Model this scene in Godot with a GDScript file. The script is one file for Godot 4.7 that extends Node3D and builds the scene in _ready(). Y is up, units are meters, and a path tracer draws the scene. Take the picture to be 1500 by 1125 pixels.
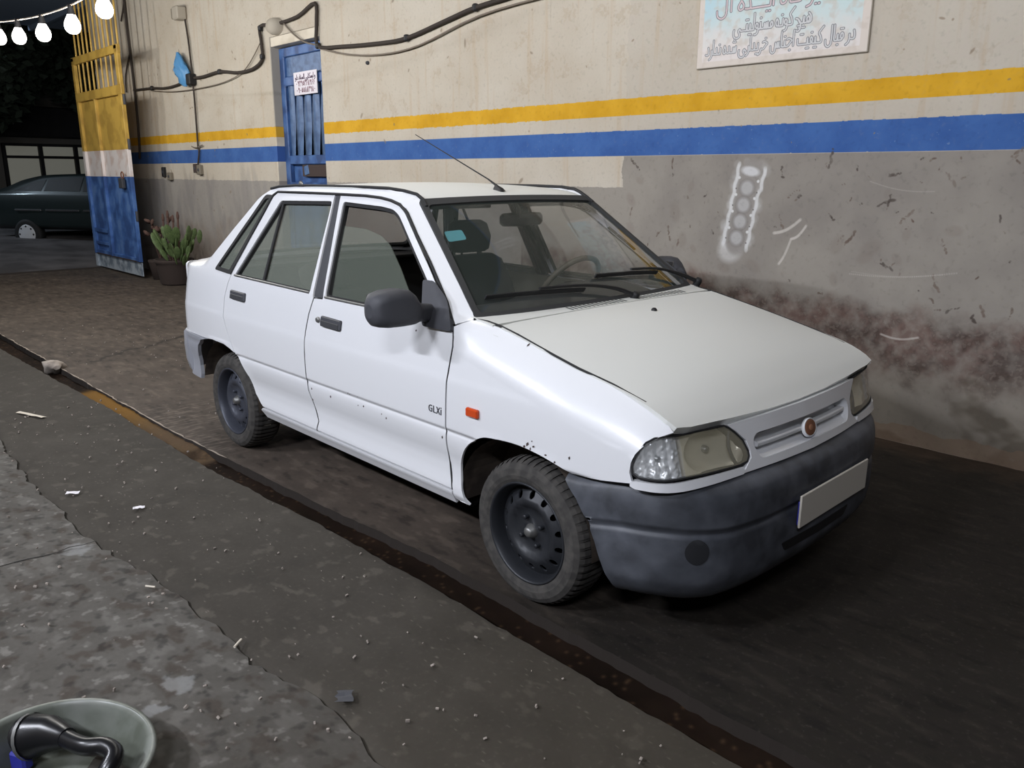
extends Node3D
# A white saloon parked along a striped garage wall at night, lit by a string of bulbs.
# Axes: x runs along the wall (car nose towards +x), y up, z towards the yard. Car front axle at x = 0, z = 0.

const WALL := -2.10
var M := {}
var rng := RandomNumberGenerator.new()
var prt := PackedFloat32Array()

func _ready() -> void:
	rng.seed = 7
	# ---------- camera ----------
	var cam := Camera3D.new()
	cam.name = "camera"
	cam.fov = 50.94
	cam.near = 0.05
	cam.far = 120.0
	add_child(cam)
	cam.position = Vector3(1.8832, 1.5082, 2.6324)
	cam.rotation = Vector3(-0.2542, 0.8116, 0.0048)
	cam.current = true
	# ---------- sky, exposure ----------
	var env := Environment.new()
	env.background_mode = Environment.BG_SKY
	var sky := Sky.new()
	var psm := ProceduralSkyMaterial.new()
	psm.sky_top_color = Color(0.012, 0.014, 0.02)
	psm.sky_horizon_color = Color(0.02, 0.022, 0.03)
	psm.ground_horizon_color = Color(0.02, 0.022, 0.03)
	psm.ground_bottom_color = Color(0.01, 0.01, 0.012)
	sky.sky_material = psm
	env.sky = sky
	env.tonemap_mode = Environment.TONE_MAPPER_LINEAR
	env.tonemap_exposure = 1.0
	env.sdfgi_enabled = true
	env.ssao_enabled = true
	env.ssil_enabled = true
	var we := WorldEnvironment.new()
	we.name = "surroundings"
	we.environment = env
	add_child(we)
	# ---------- lights ----------
	make_materials()
	bulb_string()
	yard_lamps()
	# ---------- the place ----------
	build_ground()
	build_wall()
	build_street()
	# ---------- things ----------
	white_car()
	metal_gate()
	wall_fittings()
	wall_signs()
	cactus()
	dark_car()
	basin_and_hose()
	litter()

# ======================================================= materials
func mat(c: Color, rough := 0.6, metal := 0.0, spec := 0.5) -> StandardMaterial3D:
	var m := StandardMaterial3D.new()
	m.albedo_color = c
	m.roughness = rough
	m.metallic = metal
	m.metallic_specular = spec
	return m

func rgb8(r: float, g: float, b: float) -> Color:
	return Color(r / 255.0, g / 255.0, b / 255.0)

func noise(sd: int, freq: float, oct := 4, kind := FastNoiseLite.TYPE_SIMPLEX_SMOOTH) -> FastNoiseLite:
	var n := FastNoiseLite.new()
	n.seed = sd
	n.frequency = freq
	n.noise_type = kind
	n.fractal_type = FastNoiseLite.FRACTAL_FBM
	n.fractal_octaves = oct
	return n

func noise_tex(sd: int, freq: float, size: int, cols: Array, offs: Array, oct := 4) -> NoiseTexture2D:
	var t := NoiseTexture2D.new()
	t.width = size
	t.height = size
	t.seamless = true
	t.noise = noise(sd, freq, oct)
	var g := Gradient.new()
	g.offsets = PackedFloat32Array(offs)
	g.colors = PackedColorArray(cols)
	t.color_ramp = g
	return t

func bump_tex(sd: int, freq: float, size: int, strength: float, oct := 5) -> NoiseTexture2D:
	var t := NoiseTexture2D.new()
	t.width = size
	t.height = size
	t.seamless = true
	t.as_normal_map = true
	t.bump_strength = strength
	t.noise = noise(sd, freq, oct)
	return t

func tri_mat(t: Texture2D, metres: float, rough: float, world := true) -> StandardMaterial3D:
	var m := mat(Color.WHITE, rough)
	m.albedo_texture = t
	m.uv1_triplanar = true
	m.uv1_world_triplanar = world
	m.uv1_scale = Vector3.ONE / metres
	return m

func make_materials() -> void:
	M.paint = mat(rgb8(226, 227, 229), 0.32, 0.0, 0.5)
	M.paint.clearcoat_enabled = true
	M.paint.clearcoat = 0.7
	M.paint.clearcoat_roughness = 0.12
	M.hood_paint = mat(rgb8(218, 219, 214), 0.5, 0.0, 0.45)
	M.hood_paint.clearcoat_enabled = true
	M.hood_paint.clearcoat = 0.25
	M.hood_paint.clearcoat_roughness = 0.35
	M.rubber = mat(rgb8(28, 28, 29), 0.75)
	M.seal = mat(rgb8(50, 51, 52), .7)
	M.black = mat(rgb8(22, 22, 24), 0.6)
	M.dark = mat(rgb8(14, 13, 13), 0.95, 0.0, 0.2)
	M.well = tri_mat(noise_tex(51, 0.02, 128, [rgb8(50, 42, 36), rgb8(86, 76, 66)], [0.3, 0.7]), 0.5, 0.95, false)
	M.trim_grey = mat(rgb8(62, 63, 68), 0.62)
	M.pillar_grey = mat(rgb8(66, 67, 71), 0.5)
	M.bumper = tri_mat(noise_tex(21, 0.009, 512, [rgb8(54, 56, 61), rgb8(70, 73, 79), rgb8(78, 81, 88), rgb8(90, 93, 100)], [0.2, 0.42, 0.62, 0.82], 5), 0.7, 0.5, false)
	M.bumper_dark = mat(rgb8(40, 41, 44), 0.6)
	M.rear_bumper = mat(rgb8(150, 152, 158), 0.5)
	M.tyre = tri_mat(noise_tex(31, 0.02, 256, [rgb8(52, 50, 48), rgb8(64, 62, 59), rgb8(74, 71, 67)], [0.25, 0.5, 0.78], 5), 0.25, 0.88, false)
	M.rim = mat(rgb8(44, 46, 50), 0.45, 0.25)
	M.rim_old = mat(rgb8(72, 75, 84), 0.45, 0.35)
	M.chrome = mat(rgb8(190, 190, 192), 0.22, 0.95)
	M.dull_metal = mat(rgb8(130, 130, 128), 0.45, 0.7)
	M.rust = mat(rgb8(126, 82, 58), 0.75)
	M.rust_mark = mat(rgb8(158, 112, 84), 0.7)
	M.amber = mat(rgb8(196, 72, 28), 0.25)
	M.reflector = mat(rgb8(226, 220, 200), 0.3, 0.25)
	M.reflector2 = mat(rgb8(226, 228, 228), 0.3, 0.4)
	M.lens = glass(rgb8(215, 208, 180), 0.30)
	M.clear_lens = glass(rgb8(225, 228, 228), 0.14)
	M.glass = glass(rgb8(95, 104, 98), 0.24)
	M.tint_glass = glass(rgb8(140, 146, 135), 0.50)
	M.door_glass = glass(rgb8(136, 144, 132), 0.34)
	M.plastic = mat(rgb8(52, 53, 56), 0.7)
	M.lining = mat(rgb8(138, 136, 122), 0.9)
	M.seat = mat(rgb8(44, 43, 42), 0.95)
	M.dash = mat(rgb8(34, 34, 35), 0.8)
	M.wheel_rim = mat(rgb8(92, 86, 74), 0.6)
	M.silver_shade = mat(rgb8(150, 152, 152), 0.35, 0.8)
	M.sticker = mat(rgb8(96, 176, 186), 0.6)
	M.plate = mat(rgb8(206, 200, 188), 0.5)
	M.plate_blue = mat(rgb8(48, 52, 150), 0.5)
	M.cable = mat(rgb8(52, 44, 38), 0.8)
	M.thin_cable = mat(rgb8(120, 110, 98), 0.8)
	M.box_cream = mat(rgb8(168, 160, 146), 0.7)
	M.socket = mat(rgb8(120, 112, 98), 0.6)
	M.blue_plastic = mat(rgb8(84, 142, 190), 0.45)
	M.door_blue = tri_mat(noise_tex(61, 0.01, 256, [rgb8(46, 72, 118), rgb8(60, 94, 148), rgb8(76, 110, 162)], [0.25, 0.5, 0.8], 4), 0.8, 0.5)
	M.door_slat = tri_mat(noise_tex(62, 0.012, 256, [rgb8(60, 86, 124), rgb8(84, 112, 152)], [0.3, 0.7], 4), 0.6, 0.45)
	M.hole = mat(rgb8(66, 54, 50), 0.9)
	M.paper = mat(rgb8(226, 222, 226), 0.8)
	M.cream = tri_mat(noise_tex(71, 0.01, 256, [rgb8(196, 186, 168), rgb8(214, 205, 188)], [0.3, 0.7], 4), 1.2, 0.9)
	M.pad = tri_mat(noise_tex(81, 0.02, 128, [rgb8(70, 90, 52), rgb8(104, 122, 76)], [0.3, 0.7], 3), 0.3, 0.6, false)
	M.dry_pad = mat(rgb8(88, 66, 58), 0.9)
	M.pot = mat(rgb8(56, 46, 42), 0.9)
	M.green_car = mat(rgb8(16, 34, 34), 0.2, 0.3)
	M.green_car.clearcoat_enabled = true
	M.hubcap = mat(rgb8(214, 216, 220), 0.35, 0.1)
	M.basin = tri_mat(noise_tex(91, 0.008, 256, [rgb8(96, 100, 90), rgb8(122, 126, 118), rgb8(138, 140, 134)], [0.25, 0.5, 0.75], 5), 0.4, 0.38, false)
	M.hose = mat(rgb8(22, 22, 24), 0.3)
	M.bulb = mat(Color.WHITE, 0.4)
	M.bulb.emission_enabled = true
	M.bulb.emission = Color(1.0, 0.98, 0.95)
	M.bulb.emission_energy_multiplier = 6.0
	M.bark = mat(rgb8(44, 38, 34), 0.95)
	M.leaf = mat(rgb8(40, 52, 40), 0.8)
	M.facade = mat(rgb8(120, 118, 114), 0.9)
	M.frame_dark = mat(rgb8(34, 34, 38), 0.7)
	M.glow_pane = mat(rgb8(214, 214, 204), 0.6)
	M.glow_pane.emission_enabled = true  # faint glow added to lift the window panes and door post
	M.glow_pane.emission = Color(.8, .8, .74)
	M.glow_pane.emission_energy_multiplier = .11
	M.canopy = mat(rgb8(128, 144, 164), 0.8)
	M.butt = mat(rgb8(205, 196, 180), 0.8)
	M.stone = tri_mat(noise_tex(95, 0.03, 128, [rgb8(120, 112, 104), rgb8(168, 158, 148)], [0.3, 0.7], 4), 0.2, 0.95, false)

# fine speckle and scuffs laid over a large texture
func grit(m: StandardMaterial3D, sd: int, metres: float, k: float) -> void:
	m.detail_enabled = true
	m.detail_blend_mode = BaseMaterial3D.BLEND_MODE_MIX
	m.detail_uv_layer = BaseMaterial3D.DETAIL_UV_2
	m.detail_albedo = noise_tex(sd, .035, 512, [Color(.10, .085, .07, .55 * k), Color(.2, .18, .16, .10 * k), Color(.5, .47, .43, 0.0), Color(.5, .47, .43, .08 * k), Color(.6, .57, .53, .4 * k)], [.12, .3, .5, .68, .9], 5)
	m.uv2_triplanar = true
	m.uv2_scale = Vector3.ONE / metres

func glass(c: Color, a: float) -> StandardMaterial3D:
	var m := mat(Color(c.r, c.g, c.b, a), 0.04)
	m.transparency = BaseMaterial3D.TRANSPARENCY_ALPHA
	return m

# ======================================================= mesh helpers
func begin() -> SurfaceTool:
	var st := SurfaceTool.new()
	st.begin(Mesh.PRIMITIVE_TRIANGLES)
	return st

func obj(called: String, st: SurfaceTool, m: Material, parent: Node = self) -> MeshInstance3D:
	var o := MeshInstance3D.new()
	o.name = numbered(called, parent)
	o.mesh = st.commit()
	o.material_override = m
	parent.add_child(o, true)
	return o

func numbered(called: String, parent: Node) -> String:
	if not parent.has_node(called):
		return called
	var k := 1
	while parent.has_node("%s_%03d" % [called, k]):
		k += 1
	return "%s_%03d" % [called, k]

func tag(o: Node, label: String, category: String, group := "") -> Node:
	o.set_meta("label", label)
	o.set_meta("category", category)
	if group:
		o.set_meta("group", group)
	return o

func thing(called: String, label: String, category: String, at := Vector3.ZERO, group := "") -> Node3D:
	var o := Node3D.new()
	o.name = numbered(called, self)
	o.position = at
	add_child(o, true)
	tag(o, label, category, group)
	return o

func part_node(called: String, parent: Node, at := Vector3.ZERO) -> Node3D:
	var o := Node3D.new()
	o.name = numbered(called, parent)
	o.position = at
	parent.add_child(o, true)
	return o

func struct(called: String, st: SurfaceTool, m: Material, parent: Node = self) -> MeshInstance3D:
	var o := obj(called, st, m, parent)
	o.set_meta("kind", "structure")
	return o

func tri(st: SurfaceTool, a: Vector3, b: Vector3, c: Vector3, na: Vector3, nb: Vector3, nc: Vector3, ua := Vector2.ZERO, ub := Vector2.ZERO, uc := Vector2.ZERO) -> void:
	if (c - a).cross(b - a).dot(na + nb + nc) < 0.0:
		var t := b
		b = c
		c = t
		t = nb
		nb = nc
		nc = t
		var u := ub
		ub = uc
		uc = u
	st.set_normal(na)
	st.set_uv(ua)
	st.add_vertex(a)
	st.set_normal(nb)
	st.set_uv(ub)
	st.add_vertex(b)
	st.set_normal(nc)
	st.set_uv(uc)
	st.add_vertex(c)

func quad(st: SurfaceTool, a: Vector3, b: Vector3, c: Vector3, d: Vector3, hint: Vector3) -> void:
	var n := (c - a).cross(b - d)
	if n.length() < 1e-12:
		n = hint
	n = n.normalized()
	if n.dot(hint) < 0.0:
		n = -n
	tri(st, a, b, c, n, n, n)
	tri(st, a, c, d, n, n, n)

# chamfered box; axes of basis b
func box(st: SurfaceTool, c: Vector3, s: Vector3, bev := 0.004, b := Basis()) -> void:
	var h := s * 0.5
	bev = minf(bev, minf(h.x, minf(h.y, h.z)) * 0.6)
	var q := h - Vector3.ONE * bev
	for ax in 3:
		var u := (ax + 1) % 3
		var v := (ax + 2) % 3
		for sg in [-1.0, 1.0]:
			var n := Vector3.ZERO
			n[ax] = sg
			var p: Array[Vector3] = []
			for k in [[-1, -1], [1, -1], [1, 1], [-1, 1]]:
				var w := Vector3.ZERO
				w[ax] = sg * h[ax]
				w[u] = k[0] * q[u]
				w[v] = k[1] * q[v]
				p.append(c + b * w)
			quad(st, p[0], p[1], p[2], p[3], b * n)
			for s2 in [-1.0, 1.0]:   # edge between faces ax and u
				var e: Array[Vector3] = []
				for k in [[0, -1], [0, 1], [1, 1], [1, -1]]:
					var w := Vector3.ZERO
					w[ax] = sg * (h[ax] if k[0] == 0 else q[ax])
					w[u] = s2 * (q[u] if k[0] == 0 else h[u])
					w[v] = k[1] * q[v]
					e.append(c + b * w)
				var hn := Vector3.ZERO
				hn[ax] = sg
				hn[u] = s2
				quad(st, e[0], e[1], e[2], e[3], b * hn)
	for x in [-1.0, 1.0]:
		for y in [-1.0, 1.0]:
			for z in [-1.0, 1.0]:
				var k := Vector3(x, y, z)
				var n := (b * k).normalized()
				tri(st, c + b * (k * Vector3(h.x, q.y, q.z)), c + b * (k * Vector3(q.x, h.y, q.z)), c + b * (k * Vector3(q.x, q.y, h.z)), n, n, n)

func smooth_path(pts: Array, steps := 5) -> Array:
	var cv := Curve3D.new()
	var out := []
	for i in pts.size():
		var t := Vector3.ZERO
		if i > 0 and i < pts.size() - 1:
			t = (pts[i + 1] - pts[i - 1]) / 6.0
		cv.add_point(pts[i], -t, t)
	for i in pts.size() - 1:
		for k in steps:
			out.append(cv.sample(i, float(k) / steps))
	out.append(pts[-1])
	return out

func tube(st: SurfaceTool, pts: Array, r, sides := 8, caps := true) -> void:
	var n := pts.size()
	var t0: Vector3 = (pts[1] - pts[0]).normalized()
	var up := Vector3.UP if absf(t0.y) < 0.9 else Vector3.RIGHT
	var nx := t0.cross(up).normalized()
	var rings := []
	for i in n:
		var t: Vector3 = (pts[mini(i + 1, n - 1)] - pts[maxi(i - 1, 0)]).normalized()
		nx = (nx - t * nx.dot(t)).normalized()
		var ny := t.cross(nx)
		var ring := []
		var rr: float = r[i] if r is Array else r
		for k in sides:
			var a := TAU * k / sides
			var d := nx * cos(a) + ny * sin(a)
			ring.append([pts[i] + d * rr, d])
		rings.append(ring)
	for i in n - 1:
		for k in sides:
			var a = rings[i][k]
			var b = rings[i][(k + 1) % sides]
			var c = rings[i + 1][(k + 1) % sides]
			var d = rings[i + 1][k]
			tri(st, a[0], b[0], c[0], a[1], b[1], c[1])
			tri(st, a[0], c[0], d[0], a[1], c[1], d[1])
	if caps:
		for e in [0, n - 1]:
			var nn: Vector3 = (pts[0] - pts[1]).normalized() if e == 0 else (pts[n - 1] - pts[n - 2]).normalized()
			for k in sides:
				tri(st, pts[e], rings[e][k][0], rings[e][(k + 1) % sides][0], nn, nn, nn)

# profile of (radius, height) turned about the y axis of xf
func lathe(st: SurfaceTool, prof: Array, seg: int, xf := Transform3D()) -> void:
	var n := prof.size()
	var nr: Array[Vector2] = []
	for i in n:
		var t: Vector2 = prof[mini(i + 1, n - 1)] - prof[maxi(i - 1, 0)]
		nr.append(Vector2(t.y, -t.x).normalized())
	for k in seg:
		var a0 := TAU * k / seg
		var a1 := TAU * (k + 1) / seg
		var d0 := Vector3(cos(a0), 0, sin(a0))
		var d1 := Vector3(cos(a1), 0, sin(a1))
		for i in n - 1:
			var p: Vector2 = prof[i]
			var q: Vector2 = prof[i + 1]
			var v := [d0 * p.x + Vector3.UP * p.y, d1 * p.x + Vector3.UP * p.y, d1 * q.x + Vector3.UP * q.y, d0 * q.x + Vector3.UP * q.y]
			var m := [d0 * nr[i].x + Vector3.UP * nr[i].y, d1 * nr[i].x + Vector3.UP * nr[i].y, d1 * nr[i + 1].x + Vector3.UP * nr[i + 1].y, d0 * nr[i + 1].x + Vector3.UP * nr[i + 1].y]
			for j in 4:
				v[j] = xf * v[j]
				m[j] = (xf.basis * m[j]).normalized()
			if p.x > 1e-6:
				tri(st, v[0], v[1], v[2], m[0], m[1], m[2])
			if q.x > 1e-6:
				tri(st, v[0], v[2], v[3], m[0], m[2], m[3])

# rings of points joined with smooth normals, closed round; ends closed
func loft(st: SurfaceTool, rings: Array, caps := true) -> void:
	var n := rings.size()
	var s: int = rings[0].size()
	var centre := Vector3.ZERO
	for r in rings:
		for p in r:
			centre += p
	centre /= n * s
	var nrm := []
	for i in n:
		var row := []
		var rc := Vector3.ZERO
		for p in rings[i]:
			rc += p
		rc /= s
		for k in s:
			var a: Vector3 = rings[i][(k + 1) % s] - rings[i][(k + s - 1) % s]
			var b: Vector3 = rings[mini(i + 1, n - 1)][k] - rings[maxi(i - 1, 0)][k]
			var nn := a.cross(b).normalized()
			if nn.dot(rings[i][k] - rc) < 0.0:
				nn = -nn
			row.append(nn)
		nrm.append(row)
	for i in n - 1:
		for k in s:
			var k1 := (k + 1) % s
			tri(st, rings[i][k], rings[i][k1], rings[i + 1][k1], nrm[i][k], nrm[i][k1], nrm[i + 1][k1])
			tri(st, rings[i][k], rings[i + 1][k1], rings[i + 1][k], nrm[i][k], nrm[i + 1][k1], nrm[i + 1][k])
	if caps:
		for e in [0, n - 1]:
			var c := Vector3.ZERO
			for p in rings[e]:
				c += p
			c /= s
			var out := (c - centre).normalized()
			for k in s:
				var fn: Vector3 = (rings[e][k] - c).cross(rings[e][(k + 1) % s] - c).normalized()
				if fn.dot(out) < 0.0:
					fn = -fn
				tri(st, c, rings[e][k], rings[e][(k + 1) % s], fn, fn, fn)

# rounded rectangle ring in the plane of axes u, v
func rring(c: Vector3, u: Vector3, v: Vector3, hu: float, hv: float, rad: float, per := 4) -> Array:
	var out := []
	rad = minf(rad, minf(hu, hv) * 0.98)
	for q in 4:
		var sx := [1.0, -1.0, -1.0, 1.0][q] as float
		var sy := [1.0, 1.0, -1.0, -1.0][q] as float
		for k in per + 1:
			var a := PI / 2 * q + PI / 2 * k / per
			out.append(c + u * (sx * (hu - rad) + rad * cos(a)) + v * (sy * (hv - rad) + rad * sin(a)))
	return out

func fnormal(f: Callable, p: Vector2, out: Vector3) -> Vector3:
	var e := 0.004
	var du: Vector3 = f.call(p + Vector2(e, 0)) - f.call(p - Vector2(e, 0))
	var dv: Vector3 = f.call(p + Vector2(0, e)) - f.call(p - Vector2(0, e))
	var n := du.cross(dv).normalized()
	return -n if n.dot(out) < 0.0 else n

# A sheet: the 2D outline (with holes) cut into cells, carried onto the surface f, with edges folded in by thick.
func patch(st: SurfaceTool, outline: Array, f: Callable, out: Vector3, cell := Vector2(0.05, 0.05), thick := 0.0, holes := [], lift := 0.0, uvr := Rect2(0, 0, 1, 1)) -> void:
	var poly := ccw(outline)
	var hs := []
	for h in holes:
		hs.append(ccw(h))
	var lo := poly[0]
	var hi := poly[0]
	for p in poly:
		lo = lo.min(p)
		hi = hi.max(p)
	var cache := {}
	var nx := int(ceil((hi.x - lo.x) / cell.x))
	var ny := int(ceil((hi.y - lo.y) / cell.y))
	for i in nx:
		for j in ny:
			var a := lo + Vector2(i, j) * cell
			var b := a + cell
			var sq := PackedVector2Array([a, Vector2(b.x, a.y), b, Vector2(a.x, b.y)])
			var pieces: Array = Geometry2D.intersect_polygons(poly, sq)
			for h in hs:
				var next := []
				for pc in pieces:
					next.append_array(Geometry2D.clip_polygons(pc, h))
				pieces = next
			for pc in pieces:
				if Geometry2D.is_polygon_clockwise(pc):
					continue
				var idx := Geometry2D.triangulate_polygon(pc)
				for k in range(0, idx.size(), 3):
					var v: Array[Vector3] = []
					var n: Array[Vector3] = []
					var u: Array[Vector2] = []
					for m in 3:
						var p: Vector2 = pc[idx[k + m]]
						var key := Vector2i(roundi(p.x * 20000.0), roundi(p.y * 20000.0))
						if not cache.has(key):
							var nn := fnormal(f, p, out)
							cache[key] = [f.call(p) + nn * lift, nn]
						v.append(cache[key][0])
						n.append(cache[key][1])
						u.append(Vector2((p.x - uvr.position.x) / uvr.size.x, 1.0 - (p.y - uvr.position.y) / uvr.size.y))
					tri(st, v[0], v[1], v[2], n[0], n[1], n[2], u[0], u[1], u[2])
	if thick > 0.0:
		edge(st, poly, f, out, thick, lift, 1.0, minf(cell.x, cell.y * 2.0))
		for h in hs:
			edge(st, h, f, out, thick, lift, -1.0, minf(cell.x, cell.y * 2.0))

func edge(st: SurfaceTool, poly: PackedVector2Array, f: Callable, out: Vector3, thick: float, lift: float, sg: float, step: float) -> void:
	for i in poly.size():
		var a := poly[i]
		var b := poly[(i + 1) % poly.size()]
		var n := maxi(1, int(ceil(a.distance_to(b) / step)))
		var o2 := Vector2((b - a).y, -(b - a).x).normalized() * 0.003 * sg
		for k in n:
			var p := a.lerp(b, float(k) / n)
			var q := a.lerp(b, float(k + 1) / n)
			var n0 := fnormal(f, p, out)
			var n1 := fnormal(f, q, out)
			var v0: Vector3 = f.call(p)
			var v1: Vector3 = f.call(q)
			var hint: Vector3 = f.call(p + o2) - v0
			quad(st, v0 + n0 * lift, v1 + n1 * lift, v1 + n1 * (lift - thick), v0 + n0 * (lift - thick), hint)

func ccw(pts) -> PackedVector2Array:
	var p := PackedVector2Array(pts)
	if Geometry2D.is_polygon_clockwise(p):
		p.reverse()
	return p

func inset(pts, d: float) -> PackedVector2Array:
	var r := Geometry2D.offset_polygon(ccw(pts), -d, Geometry2D.JOIN_ROUND)
	return r[0] if r.size() else ccw(pts)

func rounded(pts: Array, r: float, per := 3) -> PackedVector2Array:
	var out := PackedVector2Array()
	var n := pts.size()
	for i in n:
		var p: Vector2 = pts[i]
		var a: Vector2 = pts[(i + n - 1) % n]
		var b: Vector2 = pts[(i + 1) % n]
		var ra := minf(r, p.distance_to(a) * 0.45)
		var rb := minf(r, p.distance_to(b) * 0.45)
		var s := p + (a - p).normalized() * ra
		var e := p + (b - p).normalized() * rb
		for k in per + 1:
			var t := float(k) / per
			out.append(s.lerp(p, t).lerp(p.lerp(e, t), t))
	return out

func herm(k: Array, x: float) -> float:
	var n := k.size()
	if x <= k[0].x:
		return k[0].y
	if x >= k[n - 1].x:
		return k[n - 1].y
	var i := 0
	while x > k[i + 1].x:
		i += 1
	var h: float = k[i + 1].x - k[i].x
	var t: float = (x - k[i].x) / h
	var t2: float = t * t
	var t3: float = t2 * t
	return k[i].y * (2 * t3 - 3 * t2 + 1) + h * slope(k, i) * (t3 - 2 * t2 + t) + k[i + 1].y * (3 * t2 - 2 * t3) + h * slope(k, i + 1) * (t3 - t2)

func slope(k: Array, i: int) -> float:
	var n := k.size()
	if i == 0:
		return (k[1].y - k[0].y) / (k[1].x - k[0].x)
	if i == n - 1:
		return (k[n - 1].y - k[n - 2].y) / (k[n - 1].x - k[n - 2].x)
	var a: float = (k[i].y - k[i - 1].y) / (k[i].x - k[i - 1].x)
	var b: float = (k[i + 1].y - k[i].y) / (k[i + 1].x - k[i].x)
	return 0.0 if a * b <= 0.0 else 2 * a * b / (a + b)

func curve2(a: Array) -> Array:   # the same, rounded off
	var p := []
	for q in V(a):
		p.append(Vector3(q.x, q.y, 0))
	var out := []
	for q in smooth_path(p, 4):
		out.append(Vector2(q.x, q.y))
	return out

func V(a: Array) -> Array:   # flat x, y list to Vector2s
	var out := []
	for i in range(0, a.size(), 2):
		out.append(Vector2(a[i], a[i + 1]))
	return out

# ======================================================= the white car
var PR := V([.14, .700, .20, .735, .25, .757, .285, .774, .315, .787, .335, .787, .36, .7835, .39, .780, .42, .7795, .45, .783, .48, .790, .515, .7965, .54, .7985, .558, .7965, .565, .7925, .572, .8005, .58, .802, .66, .8025, .72, .8015, .755, .800, .77, .7975, .78, .795])
var PR2 := V([.78, .795, .84, .785, .90, .774, .95, .763, .98, .754, 1.02, .738, 1.10, .704, 1.20, .662, 1.30, .619, 1.38, .585, 1.41, .571, 1.43, .560, 1.445, .549, 1.457, .532, 1.465, .505, 1.47, .47])
var YH := V([-.45, 1.02, -.226, .976, -.041, .936, .162, .891, .435, .826, .53, .785, .56, .765, .7, .70])
var YC := V([-.40, .988, -.25, .985, -.058, .975, .2, .925, .4, .86, .52, .795, .591, .742, .63, .71])
var NX := V([0, .655, .2, .648, .41, .628, .56, .608, .67, .58, .74, .545, .79, .505, .84, .458, .95, .35, 1.1, .2])
var NZ := V([0, 0, .2, .2, .41, .41, .56, .558, .67, .665, .74, .725, .79, .757, .84, .779, .95, .792, 1.1, .80])
var BX := V([0, .705, .3, .695, .5, .668, .65, .61, .77, .525, .87, .435, 1.0, .31, 1.15, .16])
var BZ := V([0, 0, .3, .30, .5, .498, .65, .635, .77, .722, .87, .765, 1.0, .79, 1.15, .80])
var BO := V([0, -.06, .012, -.03, .035, -.010, .07, -.002, .11, 0, .135, 0, .148, -.007, .165, -.013, .176, -.003, .25, 0, .32, -.006, .365, -.025, .40, -.055, .42, -.09])

func side_base(y: float) -> float:
	if prt.is_empty():
		for i in 701:
			var yy := 0.1 + i * 0.002
			prt.append(herm(PR, yy) if yy < .78 else herm(PR2, yy))
	var t := clampf((y - 0.1) / 0.002, 0.0, 699.0)
	var k := int(t)
	return lerpf(prt[k], prt[k + 1], t - k)

func side_z(x: float, y: float) -> float:
	var z := side_base(y)
	var w := smoothstep(-.5, -.2, x)
	if w > 0.0:
		var ys := herm(YH, x) - .14
		if y > ys:
			var zf := minf(side_base(ys), .80) - .10 * pow(minf((y - ys) / .14, 1.3), 1.8)
			z = lerpf(z, zf, w)
	if x > 0.0:
		z -= .022 * pow(x / .45, 2.0)
	if x < -2.4:
		z -= .03 * pow((-2.4 - x) / .55, 2.0)
	if x < -2.85:
		z -= .14 * pow((-2.85 - x) / .28, 2.0)
	if y > .96:
		var xa := -.413 - 1.319 * (y - .973)
		if x > xa and w < 1.0:
			z -= .75 * (x - xa) * (1.0 - w) * smoothstep(.96, 1.0, y)
		var xc := -2.62 + .95 * (y - 1.03)
		if x < xc:
			z -= .5 * (xc - x) * smoothstep(.98, 1.05, y)
	# soft rolled lips round the wheel arches
	for c in [Vector2(-.03, .30), Vector2(-2.37, .30)]:
		var d := absf(Vector2(x, y).distance_to(c) - .315)
		if d < .05 and y < .62:
			z += .005 * (1.0 - d / .05)
	return z

func side(sg: float) -> Callable:
	return func(p: Vector2) -> Vector3: return Vector3(p.x, p.y, sg * side_z(p.x, p.y))

func nose(p: Vector2) -> Vector3:
	var a := absf(p.x)
	var lean := .30 - .2 * smoothstep(.6, .88, a)
	return Vector3(herm(NX, a) - lean * (p.y - .58), p.y, herm(NZ, a) * signf(p.x))

func bump_at(p: Vector2) -> Vector3:   # p = (s along, v below the top edge)
	var a := absf(p.x)
	var dx := herm(BX, a + .001) - herm(BX, maxf(a - .001, 0))
	var dz := herm(BZ, a + .001) - herm(BZ, maxf(a - .001, 0))
	var n := Vector2(dz, -dx).normalized()
	var o := herm(BO, p.y)
	var top := .575 + .02 * smoothstep(.5, .8, a) - .03 * smoothstep(.85, 1.1, a)
	return Vector3(herm(BX, a) + n.x * o, top - p.y, (herm(BZ, a) + n.y * o) * (1.0 if p.x >= 0 else -1.0))

func hood_y(x: float, z: float) -> float:
	var e := herm(YH, x) if x > -.226 else .976 + (-.226 - x) * .13
	return e + (herm(YC, x) - e) * (1.0 - pow(minf(absf(z) / .70, 1.0), 2.0))

func hood_at(p: Vector2) -> Vector3:
	return Vector3(p.x, hood_y(p.x, p.y), p.y)

func roof_at(p: Vector2) -> Vector3:
	var y := herm(ROOF, -p.x)
	return Vector3(p.x, y - .018 * pow(p.y / .55, 2.0), p.y)
var ROOF := V([.86, 1.398, .89, 1.412, 1.0, 1.438, 1.2, 1.458, 1.5, 1.468, 1.8, 1.463, 2.05, 1.446, 2.2, 1.415, 2.3, 1.37])

func screen_at(p: Vector2) -> Vector3:
	var u := p.x
	var k := 1.0 - u * u
	var b := Vector3(-.358 + .033 * k, .987 - .005 * k, .693 * u)
	var t := Vector3(-.89 + .02 * k, 1.394 + .011 * k, .531 * u)
	return b.lerp(t, p.y) + Vector3(.6, .8, 0) * (.03 * k * sin(PI * p.y))

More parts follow.
